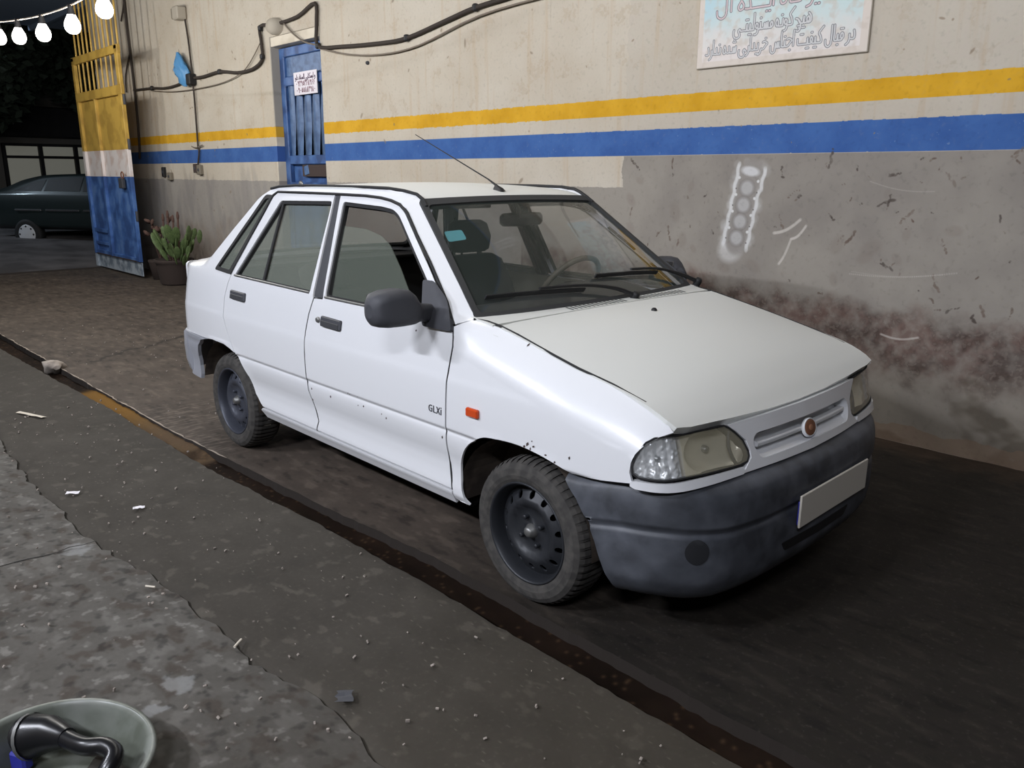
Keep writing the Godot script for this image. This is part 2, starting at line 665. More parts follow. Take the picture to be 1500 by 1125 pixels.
func rear_screen_at(p: Vector2) -> Vector3:
	var u := p.x
	var k := 1.0 - u * u
	var b := Vector3(-2.60 - .05 * k, 1.045, .68 * u)
	var t := Vector3(-2.20 - .03 * k, 1.40 + .012 * k, .53 * u)
	return b.lerp(t, p.y)

func deck_at(p: Vector2) -> Vector3:
	return Vector3(p.x, 1.055 - .10 * pow((-2.58 - p.x) / .45, 1.6) if p.x < -2.58 else 1.055, p.y) - Vector3(0, .03 * pow(absf(p.y) / .7, 3.0), 0)

func tail_at(p: Vector2) -> Vector3:   # p = (z, y)
	return Vector3(-3.06 - .03 * (1.0 - pow(p.x / .70, 2.0)) - .03 * (p.y - .6) * .5, p.y, p.x)

func white_car() -> void:
	var car := thing("white_car", "white four-door saloon car with dark grey bumpers and black steel wheels parked along the wall", "car")
	var UPR := Vector3.UP
	# outlines in the side view (x, y)
	var front_seam := V([-.414, .961, -.399, .921, -.392, .89, -.402, .773, -.411, .56, -.414, .44, -.395, .324])
	var rear_seam := V([-1.409, .324, -1.395, .372, -1.424, .44, -1.446, .52, -1.453, .60, -1.455, .70, -1.450, .80, -1.436, .88, -1.410, .958])
	var door_top := V([-1.452, 1.413, -1.241, 1.411, -1.12, 1.405, -1.04, 1.396, -.97, 1.381, -.93, 1.364, -.904, 1.348, -.80, 1.27, -.669, 1.173, -.491, 1.037])
	var fd := front_seam + rear_seam + V([-1.337, .962]) + door_top
	var fd_open := rounded(V([-.47, .968, -1.318, .968, -1.408, 1.384, -1.092, 1.372, -1.001, 1.362, -.948, 1.340, -.625, 1.099]), .02)
	var rs_rev := rear_seam.duplicate()
	rs_rev.reverse()
	var rd_back := V([-1.955, .324, -1.99, .345, -2.035, .377, -2.085, .461, -2.15, .537, -2.205, .580, -2.27, .66, -2.32, .76, -2.325, .86, -2.30, .94, -2.283, .979, -2.18, 1.19, -2.082, 1.395, -2.05, 1.414, -1.495, 1.414, -1.418, .962])
	var rd := rs_rev + rd_back
	var rd_open := rounded(V([-1.453, .972, -1.503, 1.384, -1.99, 1.374, -2.241, .981]), .018)
	var arch_r := curve2([-2.565, .602, -2.64, .585, -2.70, .54, -2.735, .47, -2.745, .41, -2.725, .355, -2.70, .33])
	var arch_f := curve2([.215, .567, .102, .594, -.011, .605, -.134, .597, -.207, .582, -.281, .536, -.328, .474, -.344, .427, -.336, .362, -.32, .312, -.30, .28])
	var fender := V([-.414, .961]) + V([-.399, .921, -.392, .89, -.402, .773, -.411, .56, -.414, .44, -.395, .324, -.39, .285])
	var af := arch_f.duplicate()
	af.reverse()
	fender = fender + af + V([.225, .562, .348, .574, .455, .592, .466, .60, .456, .63, .459, .66, .470, .69, .490, .72, .515, .742, .548, .759, .50, .797, .427, .826, .30, .861, .159, .8905, .05, .915, -.046, .9365, -.14, .958, -.235, .977, -.30, .985, -.36, .988])
	var quarter := V([-.358, .987, -.49, 1.089, -.62, 1.188, -.75, 1.287, -.86, 1.371, -.90, 1.40, -.94, 1.42, -1.0, 1.434, -1.10, 1.443, -1.30, 1.446, -1.90, 1.445, -2.06, 1.438, -2.14, 1.425, -2.21, 1.395, -2.246, 1.372, -2.588, 1.055, -2.75, 1.035, -2.9, 1.012, -2.98, .985, -3.03, .945, -3.05, .90, -3.05, .60])
	quarter = quarter + arch_r_top(arch_r) + V([-2.565, .602, -2.47, .610, -2.33, .606, -2.26, .593, -2.205, .578, -2.272, .66, -2.323, .76, -2.328, .86, -2.303, .94, -2.286, .979, -2.183, 1.19, -2.086, 1.398, -2.05, 1.419, -1.452, 1.418, -1.241, 1.416, -1.12, 1.410, -1.04, 1.401, -.966, 1.386, -.925, 1.369, -.90, 1.352, -.797, 1.274, -.665, 1.177, -.487, 1.041, -.411, .967])
	var qwin := rounded(V([-2.48, 1.002, -2.31, .992, -2.10, 1.392, -2.165, 1.392]), .02)
	for sg in [1.0, -1.0]:
		var f := side(sg)
		var o := Vector3(0, 0, sg)
		var near: bool = sg > 0
		var c := Vector2(.05, .011) if near else Vector2(.07, .04)
		# body side, fender, sill
		var st := begin()
		patch(st, quarter, f, o, c, .018, [qwin])
		obj("body_side", st, M.paint, car)
		st = begin()
		patch(st, inset(fender, .003), f, o, c, .009)
		obj("front_fender", st, M.paint, car)
		st = begin()
		patch(st, V([-.398, .318, -1.96, .318, -1.985, .30, -1.96, .262, -.398, .262]), f, o, c, .02)
		obj("sill", st, M.paint, car)
		# doors
		for k in 2:
			var outl: PackedVector2Array = inset(fd if k == 0 else rd, .0042)
			var open: PackedVector2Array = fd_open if k == 0 else rd_open
			st = begin()
			patch(st, outl, f, o, c, .03, [open], .001)
			var door := obj("front_door" if k == 0 else "rear_door", st, M.paint, car)
			st = begin()
			patch(st, open, f, o, c, .02, [inset(open, .014)], -.006)
			obj("window_seal", st, M.rubber, door)
			# sill strip of the window
			st = begin()
			var xa := -.56 if k == 0 else -1.46
			var xb := -1.315 if k == 0 else -2.235
			var line := []
			for i in 9:
				var x := lerpf(xa, xb, i / 8.0)
				var y := (.966 if k == 0 else lerpf(.972, .981, i / 8.0)) + .004
				line.append(Vector3(x, y, sg * (side_z(x, y) + .003)))
			tube(st, line, .006, 6)
			obj("window_strip", st, M.dull_metal, door)
			st = begin()
			if k == 0 and near:   # window wound half down
				patch(st, rounded(V([-.56, .955, -1.335, .955, -1.385, 1.285, -1.20, 1.282, -1.06, 1.258, -.98, 1.225, -.93, 1.19, -.86, 1.14, -.76, 1.06]), .015), f, o, Vector2(.15, .15), .004, [], -.022)
			else:
				patch(st, inset(open, .008), f, o, Vector2(.15, .15), .004, [], -.022)
			obj("window_glass", st, M.tint_glass if k == 1 else M.door_glass, door)
			if k == 1:
				st = begin()
				var bar := []
				for i in 6:
					var pp := Vector2(-1.934, .98).lerp(Vector2(-1.975, 1.372), i / 5.0)
					bar.append(Vector3(pp.x, pp.y, sg * (side_z(pp.x, pp.y) - .012)))
				tube(st, bar, .009, 6)
				obj("window_divider", st, M.rubber, door)
			# handle in its recess
			var hc := Vector2(-1.232, .861) if k == 0 else Vector2(-2.158, .882)
			var hz := side_z(hc.x, hc.y)
			st = begin()
			var tilt := Basis(Vector3(1, 0, 0), .16 * -sg) * Basis(Vector3(0, 0, 1), -.02)
			box(st, Vector3(hc.x, hc.y + .004, sg * (hz + .004)), Vector3(.165, .046, .018), .008, tilt)
			var hd := obj("door_handle", st, M.trim_grey, door)
			st = begin()
			box(st, Vector3(hc.x, hc.y - .004, sg * (hz + .014)), Vector3(.145, .026, .008), .004, tilt)
			obj("handle_flap", st, M.plastic, door)
			if k == 0:
				st = begin()
				lathe(st, V([0, .012, .011, .012, .014, .006, .014, 0]), 16, Transform3D(Basis(Vector3(1, 0, 0), PI / 2 * sg), Vector3(-1.345, .866, sg * side_z(-1.345, .866))))
				obj("door_lock", st, M.dull_metal, door)
		mirror(car, sg)
		# black rubber along the door tops, drip rail, pillar trim
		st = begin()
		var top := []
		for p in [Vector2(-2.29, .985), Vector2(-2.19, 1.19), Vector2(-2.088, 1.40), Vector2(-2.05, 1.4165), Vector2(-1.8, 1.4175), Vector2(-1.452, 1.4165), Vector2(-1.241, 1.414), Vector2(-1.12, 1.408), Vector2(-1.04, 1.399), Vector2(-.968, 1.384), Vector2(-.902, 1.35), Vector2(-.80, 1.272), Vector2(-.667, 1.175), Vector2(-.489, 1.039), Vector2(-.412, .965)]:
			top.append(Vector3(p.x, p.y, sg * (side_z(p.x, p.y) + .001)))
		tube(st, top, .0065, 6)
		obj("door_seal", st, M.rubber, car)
		st = begin()
		var rail := []
		for q in V([-2.14, 1.428, -2.06, 1.440, -1.90, 1.447, -1.6, 1.448, -1.30, 1.448, -1.10, 1.445, -1.0, 1.436, -.94, 1.422, -.895, 1.400, -.86, 1.374]):
			rail.append(Vector3(q.x, q.y + .003, sg * (side_z(q.x, q.y) - .001)))
		tube(st, rail, .008, 6)
		obj("drip_rail", st, M.rubber, car)
		st = begin()
		patch(st, V([-1.415, .962, -1.34, .962, -1.455, 1.412, -1.492, 1.412]), f, o, c, .02, [], -.003)
		obj("pillar_trim", st, M.pillar_grey, car)
		for ln in [[front_seam, 1], [rear_seam, 1], [fender.slice(fender.size() - 9), 0]]:  # dark tubes laid into the panel gaps in place of their shade
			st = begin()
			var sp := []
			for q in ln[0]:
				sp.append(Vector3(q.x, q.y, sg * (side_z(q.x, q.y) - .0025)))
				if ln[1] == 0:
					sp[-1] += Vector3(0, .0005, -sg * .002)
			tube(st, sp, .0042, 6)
			obj("gap_shade", st, M.rubber, car)
		# quarter window
		st = begin()
		patch(st, rounded(V([-2.496, .994, -2.292, .983, -2.088, 1.400, -2.172, 1.400]), .02), f, o, c, .02, [inset(qwin, .012)], .002)
		var qs := obj("quarter_window", st, M.rubber, car)
		st = begin()
		patch(st, inset(qwin, .008), f, o, Vector2(.15, .15), .004, [], -.01)
		obj("window_glass", st, M.tint_glass, qs)
		# dark liner just inside the panels, and the cabin lining below the windows
		st = begin()
		patch(st, V([-.41, .95, -.41, .33, -1.95, .33, -2.10, .50, -2.22, .62, -2.44, .65, -2.62, .62, -2.80, .55, -3.0, .60, -3.0, .93, -2.55, .97]), f, o, Vector2(.12, .12), 0, [], -.045)
		obj("door_lining", st, M.lining, car)
		st = begin()
		patch(st, V([-1.36, .96, -1.44, .96, -1.515, 1.42, -1.45, 1.42]), f, o, Vector2(.1, .1), .02, [], -.028)
		obj("pillar_lining", st, M.plastic, car)
		# wheel wells
		for wx in [-.03, -2.37]:
			st = begin()
			var fore := -.05
			var aft := PI + (.02 if wx > -1.0 else -.22)
			for i in 24:
				var a0 := lerpf(fore, aft, i / 24.0)
				var a1 := lerpf(fore, aft, (i + 1) / 24.0)
				var p0 := Vector2(wx + .34 * cos(a0), .285 + .325 * sin(a0))
				var p1 := Vector2(wx + .34 * cos(a1), .285 + .325 * sin(a1))
				quad(st, Vector3(p0.x, p0.y, sg * .775), Vector3(p1.x, p1.y, sg * .775), Vector3(p1.x, p1.y, sg * .56), Vector3(p0.x, p0.y, sg * .56), Vector3(wx, .285, sg * .6) - Vector3(p0.x, p0.y, sg * .6))
				tri(st, Vector3(wx, .285, sg * .56), Vector3(p0.x, p0.y, sg * .56), Vector3(p1.x, p1.y, sg * .56), o, o, o)
			obj("wheel_arch_liner", st, M.well, car)
		wheel(car, Vector3(0, .272, 0), sg, M.rim)
		wheel(car, Vector3(-2.345, .272, 0), sg, M.rim_old)
		headlight(car, sg)
		# indicator
		st = begin()
		var ic := Vector2(-.247, .671)
		box(st, Vector3(ic.x, ic.y, sg * (side_z(ic.x, ic.y) + .006)), Vector3(.066, .034, .018), .008)
		var ind := obj("side_indicator", st, M.amber, car)
		ind.set_meta("label", "small orange repeater lamp on the front fender")
		# number plate sized tail lamp and bumper end
		st = begin()
		patch(st, V([.44 * sg, .70, .66 * sg, .70, .66 * sg, .92, .44 * sg, .92]), tail_at, Vector3(-1, 0, 0), Vector2(.1, .1), .02, [], .01)
		obj("tail_lamp", st, M.amber, car)
	var chips := begin()
	for q in V([-1.413, .532, -1.427, .474, -1.247, .527, -1.02, .534, -.977, .539, -.842, .534, -.81, .523, -.436, .531, -1.092, .572, -1.08, .571, -1.021, .570, .022, .612, .034, .622, .051, .610, .063, .62, .221, .62, .054, .637, -.623, .917, .12, .605, .16, .59, -.07, .935]):
		var w := rng.randf_range(.003, .007)
		var h := rng.randf_range(.003, .009)
		patch(chips, [q + Vector2(-w, 0), q + Vector2(-w * .3, -h), q + Vector2(w, -h * .2), q + Vector2(w * .4, h)], side(1.0), Vector3(0, 0, 1), Vector2(.05, .05), 0, [], .0014)
	obj("paint_chips", chips, M.hole, car).set_meta("kind", "stuff")
	car_front(car)
	car_top(car)
	car_inside(car)

func arch_r_top(a: Array) -> Array:
	return V([-2.95, .601])

func mirror(car: Node, sg: float) -> void:
	var f := side(sg)
	var st := begin()
	patch(st, rounded(V([-.402, .940, -.567, .940, -.640, 1.102, -.588, 1.104, -.49, 1.040, -.417, .972]), .012), f, Vector3(0, 0, sg), Vector2(.03, .03), .03, [], .020)
	loft(st, [rring(Vector3(-.555, .995, sg * .755), Vector3(1, 0, 0), Vector3(0, 1, 0), .03, .034, .02), rring(Vector3(-.552, 1.0, sg * .80), Vector3(1, 0, 0), Vector3(0, 1, 0), .034, .034, .02), rring(Vector3(-.545, 1.012, sg * .84), Vector3(1, 0, 0), Vector3(0, 1, 0), .045, .04, .03)])
	obj("mirror_mount", st, M.trim_grey, car)
	st = begin()
	var rings := []
	# housing: from the mount outwards; leans and shrinks a little at both ends
	for k in [[.812, .020, .026, 1.002], [.828, .036, .040, 1.008], [.855, .052, .056, 1.022], [.88, .058, .066, 1.031], [.92, .060, .069, 1.033], [.97, .060, .067, 1.032], [1.005, .055, .060, 1.030], [1.022, .040, .045, 1.029], [1.028, .02, .025, 1.028]]:
		if sg > 0:
			rings.append(rring(Vector3(-.535 - (k[0] - .80) * .10, k[3], k[0]), Vector3(1, 0, 0), Vector3(0, 1, 0), k[1], k[2], .035, 5))
		else:   # the far one is folded back along the door
			rings.append(rring(Vector3(-.50 - (k[0] - .80), k[3], -.86), Vector3(0, 0, 1), Vector3(0, 1, 0), k[1] * .8, k[2], .035, 5))
	loft(st, rings)
	var h := obj("side_mirror", st, M.trim_grey, car)
	st = begin()
	box(st, Vector3(-.606, 1.031, .93) if sg > 0 else Vector3(-.63, 1.031, -.81), Vector3(.004, .10, .15), .001, Basis() if sg > 0 else Basis(Vector3.UP, PI / 2))
	obj("mirror_glass", st, M.chrome, h)

func wheel(car: Node, c: Vector3, sg: float, rim_mat: Material) -> void:
	var w := part_node("wheel", car, c)
	var xf := Transform3D(Basis(Vector3(1, 0, 0), PI / 2 * sg), Vector3.ZERO)   # lathe height -> outward z
	# tyre; tread cut by grooves
	var st := begin()
	var prof := V([.178, .605, .184, .600, .20, .598, .235, .604, .255, .616, .2655, .632, .2705, .65, .272, .69, .2705, .735, .2655, .756, .255, .772, .238, .783, .215, .786, .200, .782, .188, .775, .180, .766])
	var seg := 168
	for k in seg:
		var v := []
		for e in 2:
			var a := TAU * (k + e) / seg
			var d := Vector3(cos(a), 0, sin(a))
			var row := []
			for i in prof.size():
				var r: float = prof[i].x
				if r > .262 and k % 3 == 0:
					r -= .0045
				row.append(xf * (d * r + Vector3.UP * prof[i].y))
			v.append(row)
		for i in prof.size() - 1:
			var mid := Vector2((prof[i].x + prof[i + 1].x) / 2.0, (prof[i].y + prof[i + 1].y) / 2.0) - Vector2(.21, .692)
			var aa := TAU * (k + .5) / seg
			var hint := xf.basis * (Vector3(cos(aa), 0, sin(aa)) * mid.x + Vector3.UP * mid.y)
			quad(st, v[0][i], v[1][i], v[1][i + 1], v[0][i + 1], hint)
	obj("tyre", st, M.tyre, w)
	# rim: barrel, then the pierced disc
	st = begin()
	lathe(st, V([.190, .770, .189, .778, .184, .780, .179, .775, .174, .764, .170, .750, .168, .725, .166, .64]), 48, xf)
	var holes := []
	for k in 14:
		var a := TAU * (k + .5) / 14
		var h := PackedVector2Array()
		for j in 10:
			var b := TAU * j / 10
			var q := Vector2(.0150 * cos(b), .0120 * sin(b)).rotated(a)
			h.append(Vector2(cos(a), sin(a)) * .138 + q)
		holes.append(h)
	var ring := []
	for k in 48:
		ring.append(Vector2(cos(TAU * k / 48), sin(TAU * k / 48)) * .1685)
	var dz := V([0, .750, .026, .750, .034, .738, .064, .736, .084, .742, .100, .754, .112, .757, .128, .749, .150, .736, .170, .722])
	patch(st, ring, func(p: Vector2) -> Vector3: return Vector3(p.x, p.y, sg * herm(dz, p.length())), Vector3(0, 0, sg), Vector2(.017, .017), .006, holes)
	obj("rim", st, rim_mat, w)
	st = begin()
	lathe(st, V([.0, .705, .145, .705, .155, .695, .155, .62]), 32, xf)
	lathe(st, V([0, .69, .05, .69, .05, .3]), 16, xf)
	obj("brake_drum", st, M.dark, w)
	st = begin()
	lathe(st, V([0, .772, .012, .771, .019, .765, .023, .753, .028, .748, .028, .73]), 24, xf)
	obj("hub_cap", st, M.dull_metal, w)
	for k in 4:
		var a := TAU * (k + .35) / 4
		st = begin()
		lathe(st, V([0, .757, .007, .757, .0095, .752, .0095, .728]), 6, Transform3D(xf.basis, Vector3(cos(a) * .055, sin(a) * .055, 0)))
		obj("wheel_nut", st, rim_mat, w)

func headlight(car: Node, sg: float) -> void:
	var lens := V([.665, .744, .571, .745, .463, .743, .44, .731, .411, .709, .383, .681, .367, .645, .367, .628, .38, .611, .416, .606, .53, .609, .658, .611, .737, .609, .777, .611, .815, .614, .833, .626, .834, .649, .822, .679, .805, .708, .783, .730, .751, .745, .709, .748])
	var div := .658
	for p in lens.size():
		lens[p].x *= sg
	var bowl := func(p: Vector2) -> Vector3:
		var q := nose(p)
		var n := fnormal(nose, p, Vector3(1, 0, .3 * sg))
		var a := absf(p.x)
		var d := .035
		if a < div:
			var e := Vector2((a - .50) / .13, (p.y - .675) / .075).length()
			d = .022 + .04 * sqrt(maxf(0.0, 1.0 - e * e))
		else:
			d = .016 + .0035 * sin((a - div) * 170.0) + .008 * gn.get_noise_2d(a * 40.0, p.y * 55.0) + .016 * maxf(0.0, 1.0 - Vector2((a - .745) / .06, (p.y - .675) / .06).length())
		return q - n * d
	var out := Vector3(1, .2, .4 * sg)
	var main := Geometry2D.intersect_polygons(ccw(lens), ccw(V([.30 * sg, .5, div * sg, .5, div * sg, .9, .30 * sg, .9])))[0]
	var turn := Geometry2D.intersect_polygons(ccw(lens), ccw(V([div * sg, .5, .95 * sg, .5, .95 * sg, .9, div * sg, .9])))[0]
	var st := begin()
	patch(st, lens, nose, out, Vector2(.03, .03), .05, [inset(lens, .005)], .001)
	patch(st, inset(lens, -.004), nose, out, Vector2(.05, .05), .01, [], -.10)
	var h := obj("headlight", st, M.rubber, car)
	st = begin()
	patch(st, main, bowl, out, Vector2(.008, .008))
	obj("headlight_reflector", st, M.reflector, h)
	st = begin()
	patch(st, turn, bowl, out, Vector2(.006, .008))
	obj("turn_reflector", st, M.reflector2, h)
	st = begin()
	var bp: Vector3 = nose(Vector2(.50 * sg, .675)) - Vector3(.055, .015, 0)
	lathe(st, V([0, .012, .010, .010, .013, 0, .012, -.03]), 12, Transform3D(Basis(Vector3(0, 0, 1), -PI / 2), bp))
	obj("bulb_cap", st, M.silver_shade, h)
	st = begin()
	var b2: Vector3 = nose(Vector2(.745 * sg, .675)) - fnormal(nose, Vector2(.745 * sg, .675), out) * .03
	lathe(st, V([0, .012, .008, .009, .010, 0, .009, -.02]), 10, Transform3D(Basis(Vector3(0, 0, 1), -PI / 2), b2))
	obj("bulb_cap", st, M.silver_shade, h)
	# dark arc at the inner end of the reflector
	st = begin()
	var arc := []
	for i in 9:
		var p := Vector2((.425 + .02 * cos(PI * (i - 4) / 8.0)) * sg, .672 + .058 * (i - 4) / 4.0)
		arc.append(nose(p) - fnormal(nose, p, out) * .012)
	tube(st, arc, .006, 6)
	obj("reflector_edge", st, M.trim_grey, h)
	st = begin()
	patch(st, inset(main, .001), nose, out, Vector2(.03, .03), .003, [], -.002)
	obj("headlight_lens", st, M.lens, h)
	st = begin()
	patch(st, inset(turn, .001), nose, out, Vector2(.03, .03), .003, [], -.002)
	obj("turn_lens", st, M.clear_lens, h)
	# painted strip below the lamp
	st = begin()
	var strip := V([.838, .602, .82, .607, .763, .604, .711, .603, .619, .605, .416, .602, .407, .590, .417, .580, .583, .578, .684, .576, .727, .576, .779, .578, .824, .582, .838, .588])
	for p in strip.size():
		strip[p].x *= sg
	patch(st, strip, nose, out, Vector2(.03, .02), .03, [], .006)
	obj("headlight_trim", st, M.paint, car)

func car_front(car: Node) -> void:
	var F := Vector3(1, .2, 0)
	# grille frame with its recess
	var half := V([0, .742, .17, .742, .322, .741, .452, .740, .412, .712, .373, .678, .362, .644, .364, .621, .395, .598, .412, .582, .257, .582, 0, .580])
	var outl := []
	for p in half:
		outl.append(p)
	for i in range(half.size() - 2, 0, -1):
		outl.append(Vector2(-half[i].x, half[i].y))
	var opening := rounded(V([.325, .692, .345, .660, .315, .608, -.315, .608, -.345, .660, -.325, .692]), .022)
	var st := begin()
	patch(st, outl, nose, F, Vector2(.03, .02), .05, [opening], .004)
	var g := obj("grille", st, M.paint, car)
	st = begin()
	patch(st, inset(opening, -.01), nose, F, Vector2(.05, .05), 0, [], -.045)
	obj("grille_back", st, M.paint, g)
	st = begin()
	var lip := []
	for k in 2:
		var row := []
		for i in 15:
			var s := lerpf(-.335, .335, i / 14.0)
			var q := nose(Vector2(s + .0001, .606 + .028 * k))
			row.append(q - Vector3(.005 + .038 * k, 0, 0))
		lip.append(row)
	for i in 14:
		quad(st, lip[0][i], lip[0][i + 1], lip[1][i + 1], lip[1][i], Vector3(1, 1, 0))
	obj("grille_lip", st, M.paint, g)
	for k in 2:
		st = begin()
		var sgn := 1.0 if k == 0 else -1.0
		var bar := []
		for i in 9:
			var s := lerpf(.312, .03, i / 8.0) * sgn
			bar.append(nose(Vector2(s, .652)) - Vector3(.016, 0, 0))
		var rg := []
		for i in bar.size():
			rg.append(rring(bar[i], Vector3(1, 0, 0), Vector3(0, 1, 0), .014, .0085, .006, 3))
		loft(st, rg)
		obj("grille_bar", st, M.paint, g)
	for k in 2:   # dark slots over and under the bar
		st = begin()
		for i in 12:
			var s0 := lerpf(-.30, .30, i / 12.0)
			var s1 := lerpf(-.30, .30, (i + 1) / 12.0)
			var y0 := .683 - .054 * k
			var a := nose(Vector2(s0 + .0001, y0)) - Vector3(.042, 0, 0)
			var b := nose(Vector2(s1 + .0001, y0)) - Vector3(.042, 0, 0)
			quad(st, a, b, b - Vector3(0, .017, 0), a - Vector3(0, .017, 0), Vector3(1, 0, 0))
		obj("grille_slot", st, M.black, g)
	var bc := nose(Vector2(.0001, .650)) + Vector3(.001, 0, 0)
	var bx := Transform3D(Basis(Vector3(0, 0, 1), -PI / 2 + .28) * Basis.from_scale(Vector3(1.0, 1, 1.36)), bc)
	st = begin()
	lathe(st, V([.0, .002, .028, .002, .029, .005, .032, .005, .034, .001, .034, -.005]), 32, bx)
	var badge := obj("grille_badge", st, M.paint, g)
	badge.set_meta("label", "oval badge with a rusty brown centre")
	st = begin()
	lathe(st, V([0, .0075, .022, .0065, .0285, .0045, .029, .002]), 32, bx)
	obj("badge_face", st, M.rust, g)
	st = begin()
	lathe(st, V([0, .0090, .009, .0086, .0115, .0065]), 20, Transform3D(bx.basis, bc))
	obj("badge_mark", st, M.rust_mark, g)
	# bumper
	st = begin()
	var bo := V([1.115, .0, 1.115, .03, 1.06, .08, 1.02, .14, .98, .22, .955, .29, .93, .36, .915, .42])
	var left := []
	for p in bo:
		left.append(Vector2(-p.x, p.y))
	left.reverse()
	var fogs := []
	patch(st, bo + left, bump_at, Vector3(1, .3, 0), Vector2(.035, .012), .03)
	var bm := obj("front_bumper", st, M.bumper, car)
	# upper ledge closing to the body, lower valance
	st = begin()
	for i in 40:
		var s0 := lerpf(-1.08, 1.08, i / 40.0) + .0001
		var s1 := lerpf(-1.08, 1.08, (i + 1) / 40.0) + .0001
		var a := bump_at(Vector2(s0, .0))
		var b := bump_at(Vector2(s1, .0))
		var ia := a * Vector3(.80, 1, .9) + Vector3(0, .004, 0)
		var ib := b * Vector3(.80, 1, .9) + Vector3(0, .004, 0)
		quad(st, a, b, ib, ia, Vector3.UP)
		if absf(s0) < .95 and absf(s1) < .95:
			var c := bump_at(Vector2(s0, .42))
			var d := bump_at(Vector2(s1, .42))
			quad(st, c, d, d * Vector3(.6, 1.1, .8), c * Vector3(.6, 1.1, .8), Vector3.DOWN)
	obj("bumper_ledge", st, M.bumper_dark, bm)
	for sg in [1.0, -1.0]:
		st = begin()
		var oval := []
		for k in 24:
			oval.append(Vector2((.642 + .042 * cos(TAU * k / 24)) * sg, .215 + .042 * sin(TAU * k / 24)))
		patch(st, oval, bump_at, Vector3(1, 0, .3 * sg), Vector2(.02, .02), .004, [], .0015)
		obj("fog_lamp_blank", st, M.bumper_dark, bm)
	st = begin()
	patch(st, rounded(V([.25, .268, .22, .305, -.22, .305, -.25, .268]), .01), bump_at, F, Vector2(.04, .02), .003, [], .0015)
	obj("air_slot", st, M.black, bm)
	# number plate
	var pb := Basis(Vector3(0, 1, 0), .02)
	st = begin()
	box(st, Vector3(.714, .407, -.085), Vector3(.008, .118, .54), .003, pb)
	var plate := obj("number_plate", st, M.plate, car)
	plate.set_meta("label", "pale number plate with a blue strip at its left end")
	st = begin()
	box(st, Vector3(.7145, .400, .165), Vector3(.0095, .085, .034), .001, pb)
	obj("plate_strip", st, M.plate_blue, plate)
	# hood
	st = begin()
	var hh := V([.591, 0, .588, .2, .577, .42, .562, .62, .551, .684, .52, .694, .43, .6985, .16, .6985, -.05, .6985, -.215, .697, -.238, .68, -.246, .6, -.25, .3, -.252, 0])
	var ho := []
	for p in hh:
		ho.append(p)
	for i in range(hh.size() - 2, 0, -1):
		ho.append(Vector2(hh[i].x, -hh[i].y))
	patch(st, inset(ho, .004), hood_at, Vector3.UP, Vector2(.04, .05), .03)
	obj("hood", st, M.hood_paint, car)
	st = begin()
	lathe(st, V([0, .012, .006, .011, .011, .006, .013, 0]), 12, Transform3D(Basis(), hood_at(Vector2(-.075, -.02))))
	obj("washer_jet", st, M.black, car)
	# cowl with its two rows of slots
	st = begin()
	patch(st, V([-.256, -.70, -.256, .70, -.385, .70, -.385, -.70]), hood_at, Vector3.UP, Vector2(.06, .08), .02)
	patch(st, V([-.268, -.72, -.268, .72, -.20, .72, -.20, -.72]), hood_at, Vector3.UP, Vector2(.06, .08), .0, [], -.025)
	var cowl := obj("cowl_panel", st, M.hood_paint, car)
	for k in 2:
		for i in 14:
			st = begin()
			var z := (.26 - .026 * i) if k == 0 else (-.17 - .026 * i)
			var a := Vector2(-.266, z)
			patch(st, [a, a + Vector2(-.052, -.012), a + Vector2(-.052, -.021), a + Vector2(0, -.009)], hood_at, Vector3.UP, Vector2(.1, .1), 0, [], .0015)
			obj("cowl_slot", st, M.black, cowl)
	# dark engine bay so that nothing shows through the gaps
	st = begin()
	box(st, Vector3(.10, .48, 0), Vector3(.80, .40, 1.10), .02)
	box(st, Vector3(.12, .60, 0), Vector3(.74, .14, 1.30), .02)
	box(st, Vector3(-1.4, .27, 0), Vector3(2.0, .14, 1.36), .03)
	box(st, Vector3(-2.75, .42, 0), Vector3(.52, .3, 1.1), .03)
	box(st, Vector3(.30, .22, 0), Vector3(.5, .08, 1.0), .03)
	obj("underbody", st, M.dark, car)
	# lettering on the door
	var tm := TextMesh.new()
	tm.text = "GLXi"
	tm.font_size = 32
	tm.pixel_size = .0012
	tm.depth = .002
	var o := MeshInstance3D.new()
	o.name = "door_lettering"
	o.mesh = tm
	o.material_override = M.trim_grey
	o.position = Vector3(-.472, .636, side_z(-.47, .636) + .002)
	o.rotation = Vector3(0, 0, -.02)
	car.add_child(o, true)

